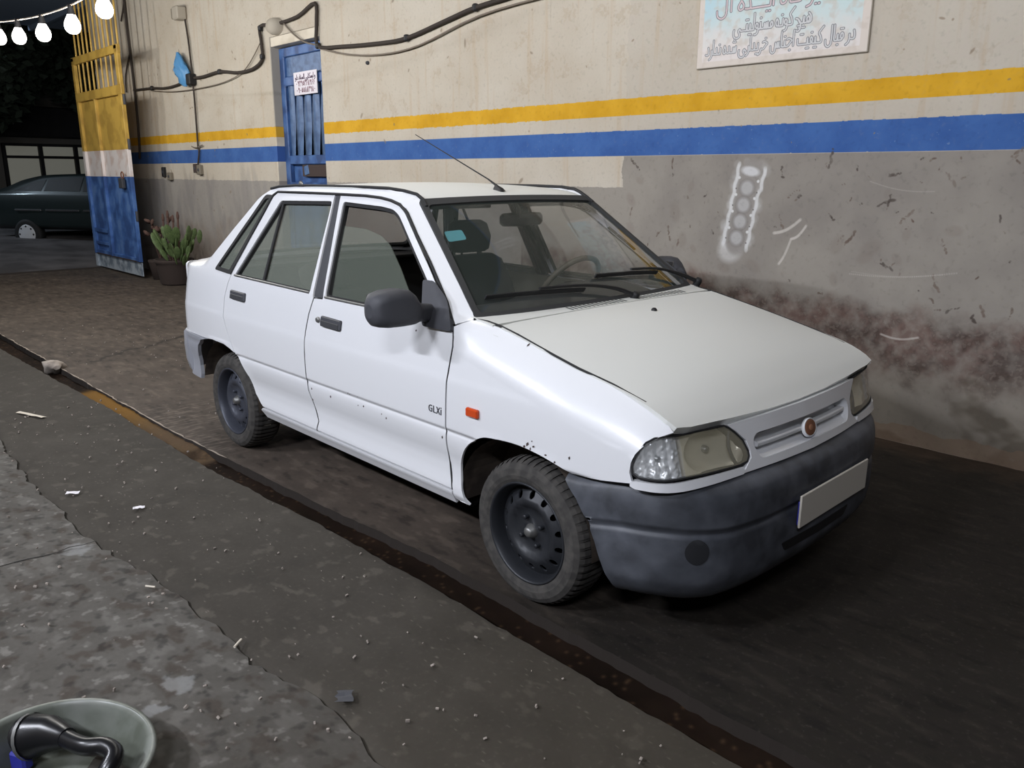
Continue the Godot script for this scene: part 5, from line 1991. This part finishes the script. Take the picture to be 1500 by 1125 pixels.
func letter_table() -> void:
	# each: [advance, [stroke, ...], dots]; a stroke is a flat list of x, y; x runs to the left as negative
	GL["alef"] = [.22, [[-.08, 1.0, -.1, .5, -.1, 0]], []]
	GL["alef_f"] = [.34, [[0, 0, -.1, 0, -.18, .08, -.2, .5, -.2, 1.0]], []]
	GL["alef_mad"] = [.34, [[-.14, .85, -.14, 0], [.04, 1.0, -.06, 1.1, -.16, 1.0, -.28, 1.08]], []]
	GL["dal"] = [.5, [[-.14, .52, -.06, .3, -.08, .06, -.25, 0, -.42, .02]], []]
	GL["dal_f"] = [.5, [[0, 0, -.1, .02, -.12, .2, -.18, .45], [-.1, .02, -.3, 0, -.44, .02]], []]
	GL["re"] = [.36, [[-.06, .3, -.05, .02, -.14, -.2, -.36, -.34]], []]
	GL["re_f"] = [.4, [[0, 0, -.08, .02, -.12, -.12, -.22, -.28, -.42, -.36]], []]
	GL["vav"] = [.46, [[-.08, .05, -.1, .28, -.26, .36, -.34, .2, -.26, .06, -.08, .05, -.1, -.18, -.26, -.32, -.46, -.34]], []]
	GL["vav_f"] = [.46, [[0, 0, -.08, .05, -.1, .28, -.26, .36, -.34, .2, -.26, .06, -.08, .05, -.1, -.18, -.26, -.32, -.46, -.34]], []]
	GL["tooth_i"] = [.34, [[-.04, .42, -.06, .04, -.14, 0, -.34, 0]], []]
	GL["tooth"] = [.34, [[0, 0, -.12, .02, -.16, .38, -.2, .02, -.34, 0]], []]
	GL["ye"] = [.95, [[0, 0, -.12, .02, -.2, .12, -.34, .02, -.24, -.14, -.2, -.3, -.42, -.42, -.76, -.36, -.9, -.1, -.84, .1]], []]
	GL["lam_i"] = [.34, [[-.06, 1.0, -.08, .1, -.16, 0, -.34, 0]], []]
	GL["lam"] = [.34, [[0, 0, -.12, .02, -.16, .5, -.16, 1.0, -.17, .1, -.24, 0, -.34, 0]], []]
	GL["lam_iso"] = [.8, [[-.1, 1.0, -.1, .1, -.16, -.2, -.4, -.34, -.66, -.2, -.72, .1]], []]
	GL["lam_f"] = [.84, [[0, 0, -.1, .04, -.14, .5, -.14, 1.0, -.14, .1, -.2, -.2, -.44, -.34, -.68, -.2, -.76, .1]], []]
	GL["he_i"] = [.62, [[-.3, .56, -.08, .36, -.06, .1, -.2, 0, -.4, .02, -.46, .24, -.3, .36, -.2, .2, -.3, .04, -.62, 0]], []]
	GL["he_f"] = [.46, [[0, 0, -.14, .02, -.2, .3, -.34, .44, -.44, .24, -.36, .04, -.2, .02, -.08, 0]], []]
	GL["he_iso"] = [.46, [[-.22, .5, -.06, .26, -.1, .04, -.3, .0, -.38, .2, -.22, .46]], []]
	GL["jim_i"] = [.66, [[-.56, .46, -.36, .5, -.06, .36, -.28, .16, -.44, .02, -.66, 0]], []]
	GL["jim_f"] = [.62, [[0, 0, -.18, .02, -.4, .26, -.6, .3], [-.4, .26, -.16, .06, -.1, -.24, -.28, -.46, -.56, -.42]], []]
	GL["jim_m"] = [.6, [[0, 0, -.2, 0, -.6, 0], [-.5, .42, -.3, .44, -.06, .3, -.3, .1, -.46, 0]], []]
	GL["sin_i"] = [.7, [[-.04, .4, -.06, .06, -.16, .02, -.2, .32, -.24, .02, -.34, .02, -.38, .32, -.42, .02, -.7, 0]], []]
	GL["sin_m"] = [.74, [[0, 0, -.08, .02, -.12, .34, -.16, .02, -.26, .02, -.3, .32, -.34, .02, -.44, .02, -.48, .3, -.52, .02, -.74, 0]], []]
	GL["sin_f"] = [1.15, [[0, 0, -.08, .02, -.12, .34, -.16, .02, -.26, .02, -.3, .32, -.34, .02, -.44, .02, -.5, .3, -.52, 0, -.58, -.26, -.8, -.36, -1.0, -.22, -1.06, .1]], []]
	GL["mim_i"] = [.46, [[-.2, .0, -.06, .14, -.16, .34, -.3, .24, -.26, .06, -.2, 0, -.46, 0]], []]
	GL["mim"] = [.42, [[0, 0, -.12, .0, -.16, .26, -.3, .2, -.26, -.02, -.14, -.06, -.2, 0, -.42, 0]], []]
	GL["qaf_i"] = [.46, [[-.22, .06, -.08, .18, -.12, .4, -.26, .42, -.32, .22, -.22, .06, -.26, 0, -.46, 0]], []]
	GL["qaf_m"] = [.46, [[0, 0, -.14, .04, -.12, .3, -.24, .42, -.34, .26, -.26, .04, -.46, 0]], []]
	GL["kaf_i"] = [.56, [[.06, 1.02, -.16, .84, -.36, .62, -.2, .4, -.1, .1, -.2, 0, -.56, 0]], []]
	GL["te_f"] = [1.0, [[0, 0, -.2, 0, -.7, 0, -.86, .06, -.9, .36]], []]
	GL["eyn_m"] = [.5, [[0, 0, -.16, .04, -.34, .3, -.2, .42, -.06, .34, -.24, .1, -.5, 0]], []]
	GL["sp"] = [.24, [], []]
	GL["ext"] = [.4, [[0, 0, -.4, 0]], []]

# text: array of [glyph, dots] where dots is "" or e.g. "a1", "a2", "b2" (above or below, how many)
func write_line(im: Image, text: Array, right: Vector2, size: float, tilt: float, thick: float, ink: Color, fill: Color, fit := 0.0) -> void:
	if GL.is_empty():
		letter_table()
	var total := 0.0
	for g in text:
		total += GL[g[0]][0]
	var sx := size if fit <= 0.0 else fit / total
	var strokes := []
	var pen := 0.0
	for g in text:
		var d = GL[g[0]]
		for s in d[1]:
			var pts := []
			for i in range(0, s.size(), 2):
				pts.append(Vector3((s[i] - pen) * sx, s[i + 1] * size, 0))
			strokes.append(smooth_path(pts, 8) if pts.size() > 2 else [pts[0], pts[0].lerp(pts[1], .5), pts[1]])
		if g.size() > 1 and g[1] != "":
			var n := int(g[1].substr(1))
			var cy := -.28 if g[1][0] == "b" else .66
			if g[0] in ["qaf_i", "qaf_m", "jim_i", "jim_m", "sin_i", "sin_m"] and g[1][0] == "a":
				cy = .72
			if g[0] in ["jim_f"]:
				cy = -.14
			var cx: float = -pen - minf(float(d[0]), .5) * (.55 if g[0] != "te_f" else 1.0)
			for k in n:
				var off := Vector2(0, 0)
				if n == 2:
					off = Vector2(-.09 + .18 * k, 0)
				elif n == 3:
					off = [Vector2(-.1, 0), Vector2(.1, 0), Vector2(0, .14 if g[1][0] == "a" else -.14)][k]
				var p := Vector3((cx + off.x) * sx, (cy + off.y) * size, 0)
				strokes.append([p, p + Vector3(thick * .5, 0, 0)])
		pen += d[0]
	for pass_ in 2:
		var rad := thick if pass_ == 0 else thick * .52
		if pass_ == 1 and fill == ink:
			break
		for s in strokes:
			for i in s.size() - 1:
				var n := maxi(1, int((s[i + 1] - s[i]).length() / 1.2))
				for k in n + 1:
					var p: Vector3 = s[i].lerp(s[i + 1], float(k) / n)
					disc(im, right + Vector2(p.x, -p.y).rotated(tilt), rad, ink if pass_ == 0 else fill)

func disc(im: Image, c: Vector2, r: float, col: Color) -> void:
	for j in range(maxi(0, int(c.y - r)), mini(im.get_height(), int(c.y + r) + 2)):
		for i in range(maxi(0, int(c.x - r)), mini(im.get_width(), int(c.x + r) + 2)):
			if Vector2(i + .5, j + .5).distance_squared_to(c) <= r * r:
				im.set_pixel(i, j, col)

func digits(im: Image, text: String, left: Vector2, step: float, size: float, thick: float, ink: Color) -> void:
	var D := {"0": [[.4, .45, .5, .5, .6, .45]], "9": [[.7, 0, .68, .9, .4, 1.0, .3, .75, .5, .6, .66, .75]], "3": [[.35, 0, .3, 1.0, .32, .75, .45, .7, .5, .98, .55, .72, .68, .74, .74, 1.0]], "5": [[.5, .95, .25, .45, .3, .1, .5, .25, .7, .1, .75, .45, .5, .95]], "6": [[.7, .95, .4, .9, .4, .62, .68, .58], [.5, .6, .3, 0]], "8": [[.5, 1.0, .3, 0], [.5, 1.0, .7, 0]], "2": [[.35, 0, .3, 1.0, .35, .75, .6, .7, .7, 1.0]]}
	for n in text.length():
		if not D.has(text[n]):
			continue
		for s in D[text[n]]:
			for i in range(0, s.size() - 2, 2):
				var a := left + Vector2(step * n + s[i] * step, -s[i + 1] * size)
				var b := left + Vector2(step * n + s[i + 2] * step, -s[i + 3] * size)
				for k in 13:
					disc(im, a.lerp(b, k / 12.0), thick, ink)

func sign_mesh(st: SurfaceTool, w: float, h: float, d: float) -> void:
	var f := Vector3(0, 0, 1)
	tri(st, Vector3(-w / 2, h / 2, d), Vector3(w / 2, h / 2, d), Vector3(w / 2, -h / 2, d), f, f, f, Vector2(0, 0), Vector2(1, 0), Vector2(1, 1))
	tri(st, Vector3(-w / 2, h / 2, d), Vector3(w / 2, -h / 2, d), Vector3(-w / 2, -h / 2, d), f, f, f, Vector2(0, 0), Vector2(1, 1), Vector2(0, 1))

func wall_signs() -> void:
	# painted workshop sign, its top outside the picture
	var im := Image.create_empty(1120, 620, false, Image.FORMAT_RGB8)
	var nz := noise(41, .006, 3)
	for j in 620:
		for i in 1120:
			var c := rgb8(188, 206, 206).lerp(rgb8(214, 206, 202), smoothstep(250.0, 520.0, j + 80.0 * nz.get_noise_2d(i, j) - i * .06))
			c = c.lerp(rgb8(164, 198, 212), .6 * smoothstep(300.0, 0.0, float(i)) * smoothstep(420.0, 250.0, float(j)))
			if i < 36 or i > 1075 or j > 585:
				c = rgb8(206, 196, 186)
			im.set_pixel(i, j, c.lerp(rgb8(190, 178, 166), clampf(nz.get_noise_2d(i * 2.0, j * 2.0), 0, .5)))
	var ink := rgb8(112, 112, 116)
	var fillc := rgb8(196, 196, 196)
	write_line(im, [["tooth_i", "a2"], ["eyn_m"], ["mim"], ["tooth", "b2"], ["re_f"], ["sp"], ["kaf_i"], ["alef_f"], ["he_iso"], ["sp"], ["alef"], ["tooth_i", "b2"], ["ext"], ["ext"], ["dal_f"], ["he_iso"], ["sp"], ["alef_mad"], ["lam_iso"]], Vector2(960, 300), 105, .0, 9.0, ink, rgb8(200, 182, 184), 840)
	write_line(im, [["he_i"], ["tooth", "b2"], ["jim_f", "b3"], ["sp"], ["kaf_i"], ["vav_f"], ["tooth_i", "a1"], ["he_f"], ["sp"], ["mim_i"], ["sin_m"], ["tooth", "a1"], ["vav_f"], ["lam_i"], ["tooth", "b2"], ["tooth", "a2"], ["ext"], ["ye"]], Vector2(775, 425), 92, .0, 8.5, ink, fillc, 520)
	write_line(im, [["dal"], ["re"], ["sp"], ["qaf_i", "a2"], ["tooth", "b1"], ["alef_f"], ["lam_iso"], ["sp"], ["kaf_i"], ["tooth", "b2"], ["qaf_m", "a1"], ["tooth", "b2"], ["te_f", "a2"], ["sp"], ["alef"], ["jim_i", "b1"], ["tooth", "a1"], ["alef_f"], ["sin_f"], ["sp"], ["jim_i", "a1"], ["re_f"], ["tooth_i", "b2"], ["dal_f"], ["alef"], ["re"], ["ye"], ["sp"], ["sin_i", "a3"], ["dal_f"], ["he_iso"], ["sp"], ["tooth_i", "a1"], ["dal_f"], ["alef"], ["re"], ["dal"]], Vector2(1045, 545), 84, .0, 8.0, ink, fillc, 985)
	var m := mat(Color.WHITE, .7)
	m.albedo_texture = ImageTexture.create_from_image(im)
	var sg := thing("workshop_sign", "pale blue painted sign with outlined Persian lettering high on the wall", "sign", Vector3(-.80, 2.485, WALL))
	var st := begin()
	box(st, Vector3(0, 0, .008), Vector3(1.12, .62, .014), .003)
	obj("sign_board", st, M.box_cream, sg)
	st = begin()
	sign_mesh(st, 1.11, .61, .0165)
	obj("sign_print", st, m, sg)
	# paper notice on the blue door
	var pm := Image.create_empty(512, 360, false, Image.FORMAT_RGB8)
	pm.fill(rgb8(226, 220, 228))
	var red := rgb8(96, 40, 60)
	write_line(pm, [["vav"], ["sp"], ["lam_i"], ["tooth", "b1"], ["sin_m"], ["kaf_i"], ["alef_f"], ["re"], ["ye"], ["sp"], ["alef"], ["lam_i"], ["sin_m"], ["tooth", "a1"], ["alef_f"], ["dal"], ["sp"], ["dal"], ["lam_i"], ["vav_f"]], Vector2(486, 110), 74, .0, 6.5, rgb8(60, 30, 60), rgb8(60, 30, 60), 455)
	digits(pm, "09395368966", Vector2(44, 222), 39, 80, 6.0, red)
	digits(pm, "09055882980", Vector2(50, 330), 39, 80, 6.0, red)
	var nm := mat(Color.WHITE, .6)
	nm.albedo_texture = ImageTexture.create_from_image(pm)
	var nt := thing("door_notice", "white paper notice with two phone numbers on the blue door", "notice", Vector3(-6.515, 2.475, WALL - .085))
	st = begin()
	box(st, Vector3(0, 0, 0), Vector3(.50, .24, .006), .002)
	obj("notice_sheet", st, M.paper, nt)
	st = begin()
	sign_mesh(st, .49, .232, .0045)
	obj("notice_print", st, nm, nt)

# ======================================================= cactus in its pot
func cactus() -> void:
	var rr := RandomNumberGenerator.new()
	rr.seed = 21
	var c := thing("potted_cactus", "green prickly pear cactus in a dark pot at the foot of the wall", "plant", Vector3(-9.55, 0, -1.72))
	var st := begin()
	lathe(st, V([0, .0, .17, .0, .20, .02, .24, .30, .265, .31, .265, .35, .235, .35, .225, .30, 0, .29]), 24)
	obj("pot", st, M.pot, c)
	st = begin()
	lathe(st, V([0, .33, .12, .325, .226, .30]), 16)
	obj("soil", st, M.dark, c)
	var shape := begin()
	lathe(shape, V([0, 0, .22, .10, .40, .32, .47, .56, .40, .80, .22, .95, 0, 1.0]), 14)
	var mesh := shape.commit()
	for k in 42:
		var a := rr.randf() * TAU
		var lay := k / 42.0
		var r := .05 + .34 * rr.randf() * (.6 + .6 * lay)
		var base := Vector3(.10 + cos(a) * r * 1.45, .28 + .42 * lay * rr.randf_range(.6, 1.1), sin(a) * r * .6)
		var len := rr.randf_range(.17, .30)
		var o := MeshInstance3D.new()
		o.name = numbered("pad", c)
		o.mesh = mesh
		o.material_override = M.pad
		var lean := Basis(Vector3(0, 0, 1), -cos(a) * rr.randf_range(.1, .8)) * Basis(Vector3(1, 0, 0), sin(a) * rr.randf_range(.0, .5)) * Basis(Vector3.UP, rr.randf() * TAU)
		o.transform = Transform3D(lean * Basis.from_scale(Vector3(len * .42, len, len * .14)), base)
		c.add_child(o, true)
	for k in 4:
		st = begin()
		var x := -.2 + .16 * k
		tube(st, smooth_path([Vector3(x * .5, .3, 0), Vector3(x, .6, .02), Vector3(x * 1.1 - .03, .86 + .05 * (k % 2), 0)], 4), .014, 6)
		lathe(st, V([0, 0, .018, .02, .022, .06, .012, .11, 0, .12]), 8, Transform3D(Basis(), Vector3(x * 1.1 - .03, .84 + .05 * (k % 2), 0)))
		obj("flower_stem", st, M.dry_pad, c)
	# dry bush left of it
	var d := thing("dry_plant", "dark dried plant stems between the gate and the cactus", "plant", Vector3(-10.25, 0, -1.80))
	st = begin()
	lathe(st, V([0, .0, .13, .0, .17, .24, .18, .25, .18, .28, .15, .28, 0, .25]), 18)
	obj("pot", st, M.pot, d)
	for k in 14:
		st = begin()
		var a := rr.randf() * TAU
		var h := rr.randf_range(.35, .62)
		var t := Vector3(cos(a) * .28, .25 + h, sin(a) * .14)
		tube(st, smooth_path([Vector3(0, .2, 0), Vector3(t.x * .4, .2 + h * .6, t.z * .4), t], 3), .007, 5)
		lathe(st, V([0, 0, .035, .02, .05, .06, .03, .10, 0, .12]), 7, Transform3D(Basis.from_euler(Vector3(rr.randf(), rr.randf() * 3.0, rr.randf())) * Basis.from_scale(Vector3(1, 1, .4)), t - Vector3(0, .05, 0)))
		obj("stem", st, M.dry_pad, d)

# ======================================================= the dark car in the street
func dark_car() -> void:
	var car := thing("dark_green_car", "dark green car with a pale wheel cover standing in the street beyond the gate", "car", Vector3(-17.0, .20, -2.47))
	car.rotation.y = .62
	# local x along the car (front towards +x), +z the side we see
	var sec := func(x: float) -> Array:
		# half section: belt height, roof height, half width
		var top := herm(V([-1.25, .86, -1.12, .98, -.95, 1.01, -.45, 1.18, .1, 1.27, .9, 1.29, 1.6, 1.18, 2.3, .97, 3.1, .86, 3.35, .6]), x)
		var hw := herm(V([-1.25, .66, -1.0, .80, 0, .86, 2.0, .86, 3.0, .80, 3.35, .62]), x)
		var gl := clampf((top - 1.0) / .29, 0, 1)
		var o := []
		for p in [[.20, .92], [.30, .985], [.55, 1.0], [.74, .985], [.86, .95]]:
			o.append(Vector3(x, p[0], hw * p[1]))
		o.append(Vector3(x, minf(.90, top - .02), hw * .93))
		o.append(Vector3(x, lerpf(minf(.92, top - .01), top - .06, gl), hw * lerpf(.88, .70, gl)))
		o.append(Vector3(x, top - .01, hw * lerpf(.7, .58, gl)))
		o.append(Vector3(x, top, 0))
		var n := o.size()
		for i in range(n - 2, -1, -1):
			o.append(o[i] * Vector3(1, 1, -1))
		return o
	var rings := []
	for k in 40:
		rings.append(sec.call(lerpf(-1.25, 3.35, k / 39.0)))
	var st := begin()
	loft(st, rings)
	obj("car_body", st, M.green_car, car)
	var sidef := func(p: Vector2) -> Vector3:
		var s: Array = sec.call(p.x)
		var a: Vector3 = s[5]
		var b: Vector3 = s[6]
		return a.lerp(b, (p.y - a.y) / maxf(.02, b.y - a.y)) + Vector3(0, 0, .006)
	for w in [V([-.58, .95, .08, .95, .12, 1.17, -.18, 1.12]), V([.14, .95, .95, .95, .95, 1.21, .18, 1.18]), V([1.02, .95, 1.85, .95, 1.45, 1.13, 1.02, 1.20])]:
		st = begin()
		patch(st, w, sidef, Vector3(0, 0, 1), Vector2(.2, .1), .01)
		obj("side_window", st, M.black, car)
	st = begin()
	for x in [[-.5, .1], [.2, .95], [1.05, 2.0]]:
		box(st, Vector3((x[0] + x[1]) / 2, .58, .868), Vector3(x[1] - x[0], .035, .02), .006)
	obj("side_strip", st, M.chrome, car)
	st = begin()
	box(st, Vector3(-1.12, .72, .66), Vector3(.18, .13, .20), .03)
	obj("tail_lamp", st, M.clear_lens, car)
	for x in [-.30, 2.30]:
		var w := part_node("wheel", car, Vector3(x, .10, .80))
		st = begin()
		lathe(st, V([.18, .06, .24, .07, .295, .05, .305, 0, .295, -.1, .2, -.12]), 28, Transform3D(Basis(Vector3(1, 0, 0), PI / 2), Vector3.ZERO))
		obj("tyre", st, M.rubber, w)
		st = begin()
		lathe(st, V([0, .085, .05, .083, .14, .075, .185, .068, .20, .055, .20, .03]), 28, Transform3D(Basis(Vector3(1, 0, 0), PI / 2), Vector3.ZERO))
		obj("wheel_cover", st, M.hubcap, w)
		st = begin()
		for k in 8:
			var a := TAU * k / 8
			lathe(st, V([0, .004, .020, .003, .022, 0]), 8, Transform3D(Basis(Vector3(1, 0, 0), PI / 2), Vector3(cos(a) * .155, sin(a) * .155, .072)))
		obj("cover_hole", st, M.black, w)

# ======================================================= basin with a black duct lying in it
func basin_and_hose() -> void:
	var b := thing("metal_basin", "grey-green worn basin standing on the slab in the near left corner", "basin", Vector3(-.10, .012, 2.30))
	b.rotation = Vector3(-.06, 0, -.06)
	var st := begin()
	lathe(st, V([0, .008, .15, .008, .165, .02, .205, .17, .212, .19, .224, .196, .230, .204, .226, .212, .214, .212, .204, .200, .197, .17, .157, .026, .145, .016, 0, .016]), 56, Transform3D(Basis.from_scale(Vector3(1.02, .56, 1.02)), Vector3.ZERO))
	obj("bowl", st, M.basin, b)
	var h := thing("black_duct", "glossy black hose with a wide funnel end lying in the basin", "hose", Vector3(-.10, -.035, 2.30))
	st = begin()
	var path := smooth_path([Vector3(-.055, .165, -.05), Vector3(.0, .175, -.06), Vector3(.05, .185, -.075), Vector3(.085, .19, -.105), Vector3(.125, .185, -.115), Vector3(.145, .16, -.085), Vector3(.14, .10, -.04), Vector3(.12, .05, .0)], 5)
	tube(st, path, .022, 14)
	obj("tube", st, M.hose, h)
	st = begin()
	tube(st, [Vector3(-.150, .140, .02), Vector3(-.143, .148, .012), Vector3(-.132, .152, .0), Vector3(-.10, .16, -.03), Vector3(-.055, .165, -.05), Vector3(-.04, .168, -.055)], [.046, .055, .054, .045, .03, .025], 20)
	obj("funnel", st, M.hose, h)
	st = begin()
	tube(st, [Vector3(-.140, .149, .008), Vector3(-.132, .152, .002)], [.0575, .0575], 20, false)
	obj("clamp", st, M.dull_metal, h)
	st = begin()
	box(st, Vector3(-.135, .10, .035), Vector3(.05, .05, .03), .006, Basis(Vector3(0, 1, 0), .5))
	obj("label_tab", st, M.plate_blue, h)

# ======================================================= litter
func litter() -> void:
	var rr := RandomNumberGenerator.new()
	rr.seed = 77
	var st := begin()
	var rg := []
	for k in [[-.06, .015, .01], [-.04, .05, .03], [0, .065, .045], [.04, .05, .035], [.065, .02, .012]]:
		var ring := []
		for i in 9:
			var a := TAU * i / 9.0
			var w: float = 1.0 + .22 * rr.randfn()
			ring.append(Vector3(k[0], .018 + k[2] * sin(a) * w, k[1] * cos(a) * w))
		rg.append(ring)
	loft(st, rg)
	var s := obj("loose_stone", st, M.stone)
	s.position = Vector3(-5.15, -.005, .985)
	s.scale = Vector3.ONE * 1.3
	tag(s, "pale lump of broken cement lying in the gutter", "stone")
	# cigarette ends and scraps, by where they lie on the ground
	var bits := [[-.44, 1.665, .045, .009, 2.2, "white cigarette end in the crack near the slab edge", "cigarette end", "cigarette_end"], [-1.02, 1.735, .04, .008, .6, "thin pale cigarette end further along the slab edge", "cigarette end", "cigarette_end"]]
	for b in bits:
		st = begin()
		tube(st, [Vector3(-b[2] / 2, 0, 0), Vector3(b[2] / 2, 0, 0)], b[3] * .5, 8)
		var o := obj(b[7], st, M.butt)
		o.position = Vector3(b[0], .012, b[1])
		o.rotation.y = b[4]
		tag(o, b[5], b[6], "cigarette ends")
	var scraps := [[-3.8, 1.47, "long pale paper strip on the asphalt at the left edge", .26, .035], [-2.21, 1.67, "small twisted white scrap on the dark asphalt strip", .06, .03], [-1.81, 1.50, "flat whitish scrap in the middle of the asphalt strip", .05, .03], [-1.95, 2.02, "white scrap on the slab near the left edge", .05, .03], [.04, 1.56, "small crumpled scrap by the slab edge in front of the car", .05, .05]]
	for b in scraps:
		st = begin()
		var n := 6
		var rows := []
		for i in n:
			var row := []
			for j in 3:
				row.append(Vector3((float(i) / (n - 1) - .5) * b[3], .002 + .007 * rr.randf(), (j - 1) * b[4] * (.35 + .25 * rr.randf())))
			rows.append(row)
		for i in n - 1:
			for j in 2:
				quad(st, rows[i][j], rows[i + 1][j], rows[i + 1][j + 1], rows[i][j + 1], Vector3.UP)
		var o := obj("paper_scrap", st, M.butt if b[3] > .2 else (M.trim_grey if b[0] > -1.0 else M.paper))
		o.position = Vector3(b[0], .008, b[1])
		o.rotation.y = rr.randf() * TAU if b[3] < .2 else .35
		tag(o, b[2], "scrap", "scraps on the ground")
	# grit too small to count
	st = begin()
	for k in 420:
		var x := rr.randf_range(-4.0, .9)
		var z := rr.randf_range(1.0, 2.6)
		if rr.randf() < .2:
			z = rr.randf_range(-.2, .8)
			x = rr.randf_range(-7.0, -3.0)
		if Vector2(x + .10, z - 2.30).length() < .28:
			continue
		var r := rr.randf_range(.002, .007)
		var b := Basis.from_euler(Vector3(rr.randf() * 3, rr.randf() * 3, rr.randf() * 3))
		box(st, Vector3(x, .008 + .018 * smoothstep(1.7, 1.75, z), z), Vector3(r * 2, r, r * 1.4), r * .2, b)
	var g := obj("grit", st, M.stone)
	g.set_meta("kind", "stuff")
	tag(g, "pale grit and tiny crumbs scattered over the concrete", "grit")
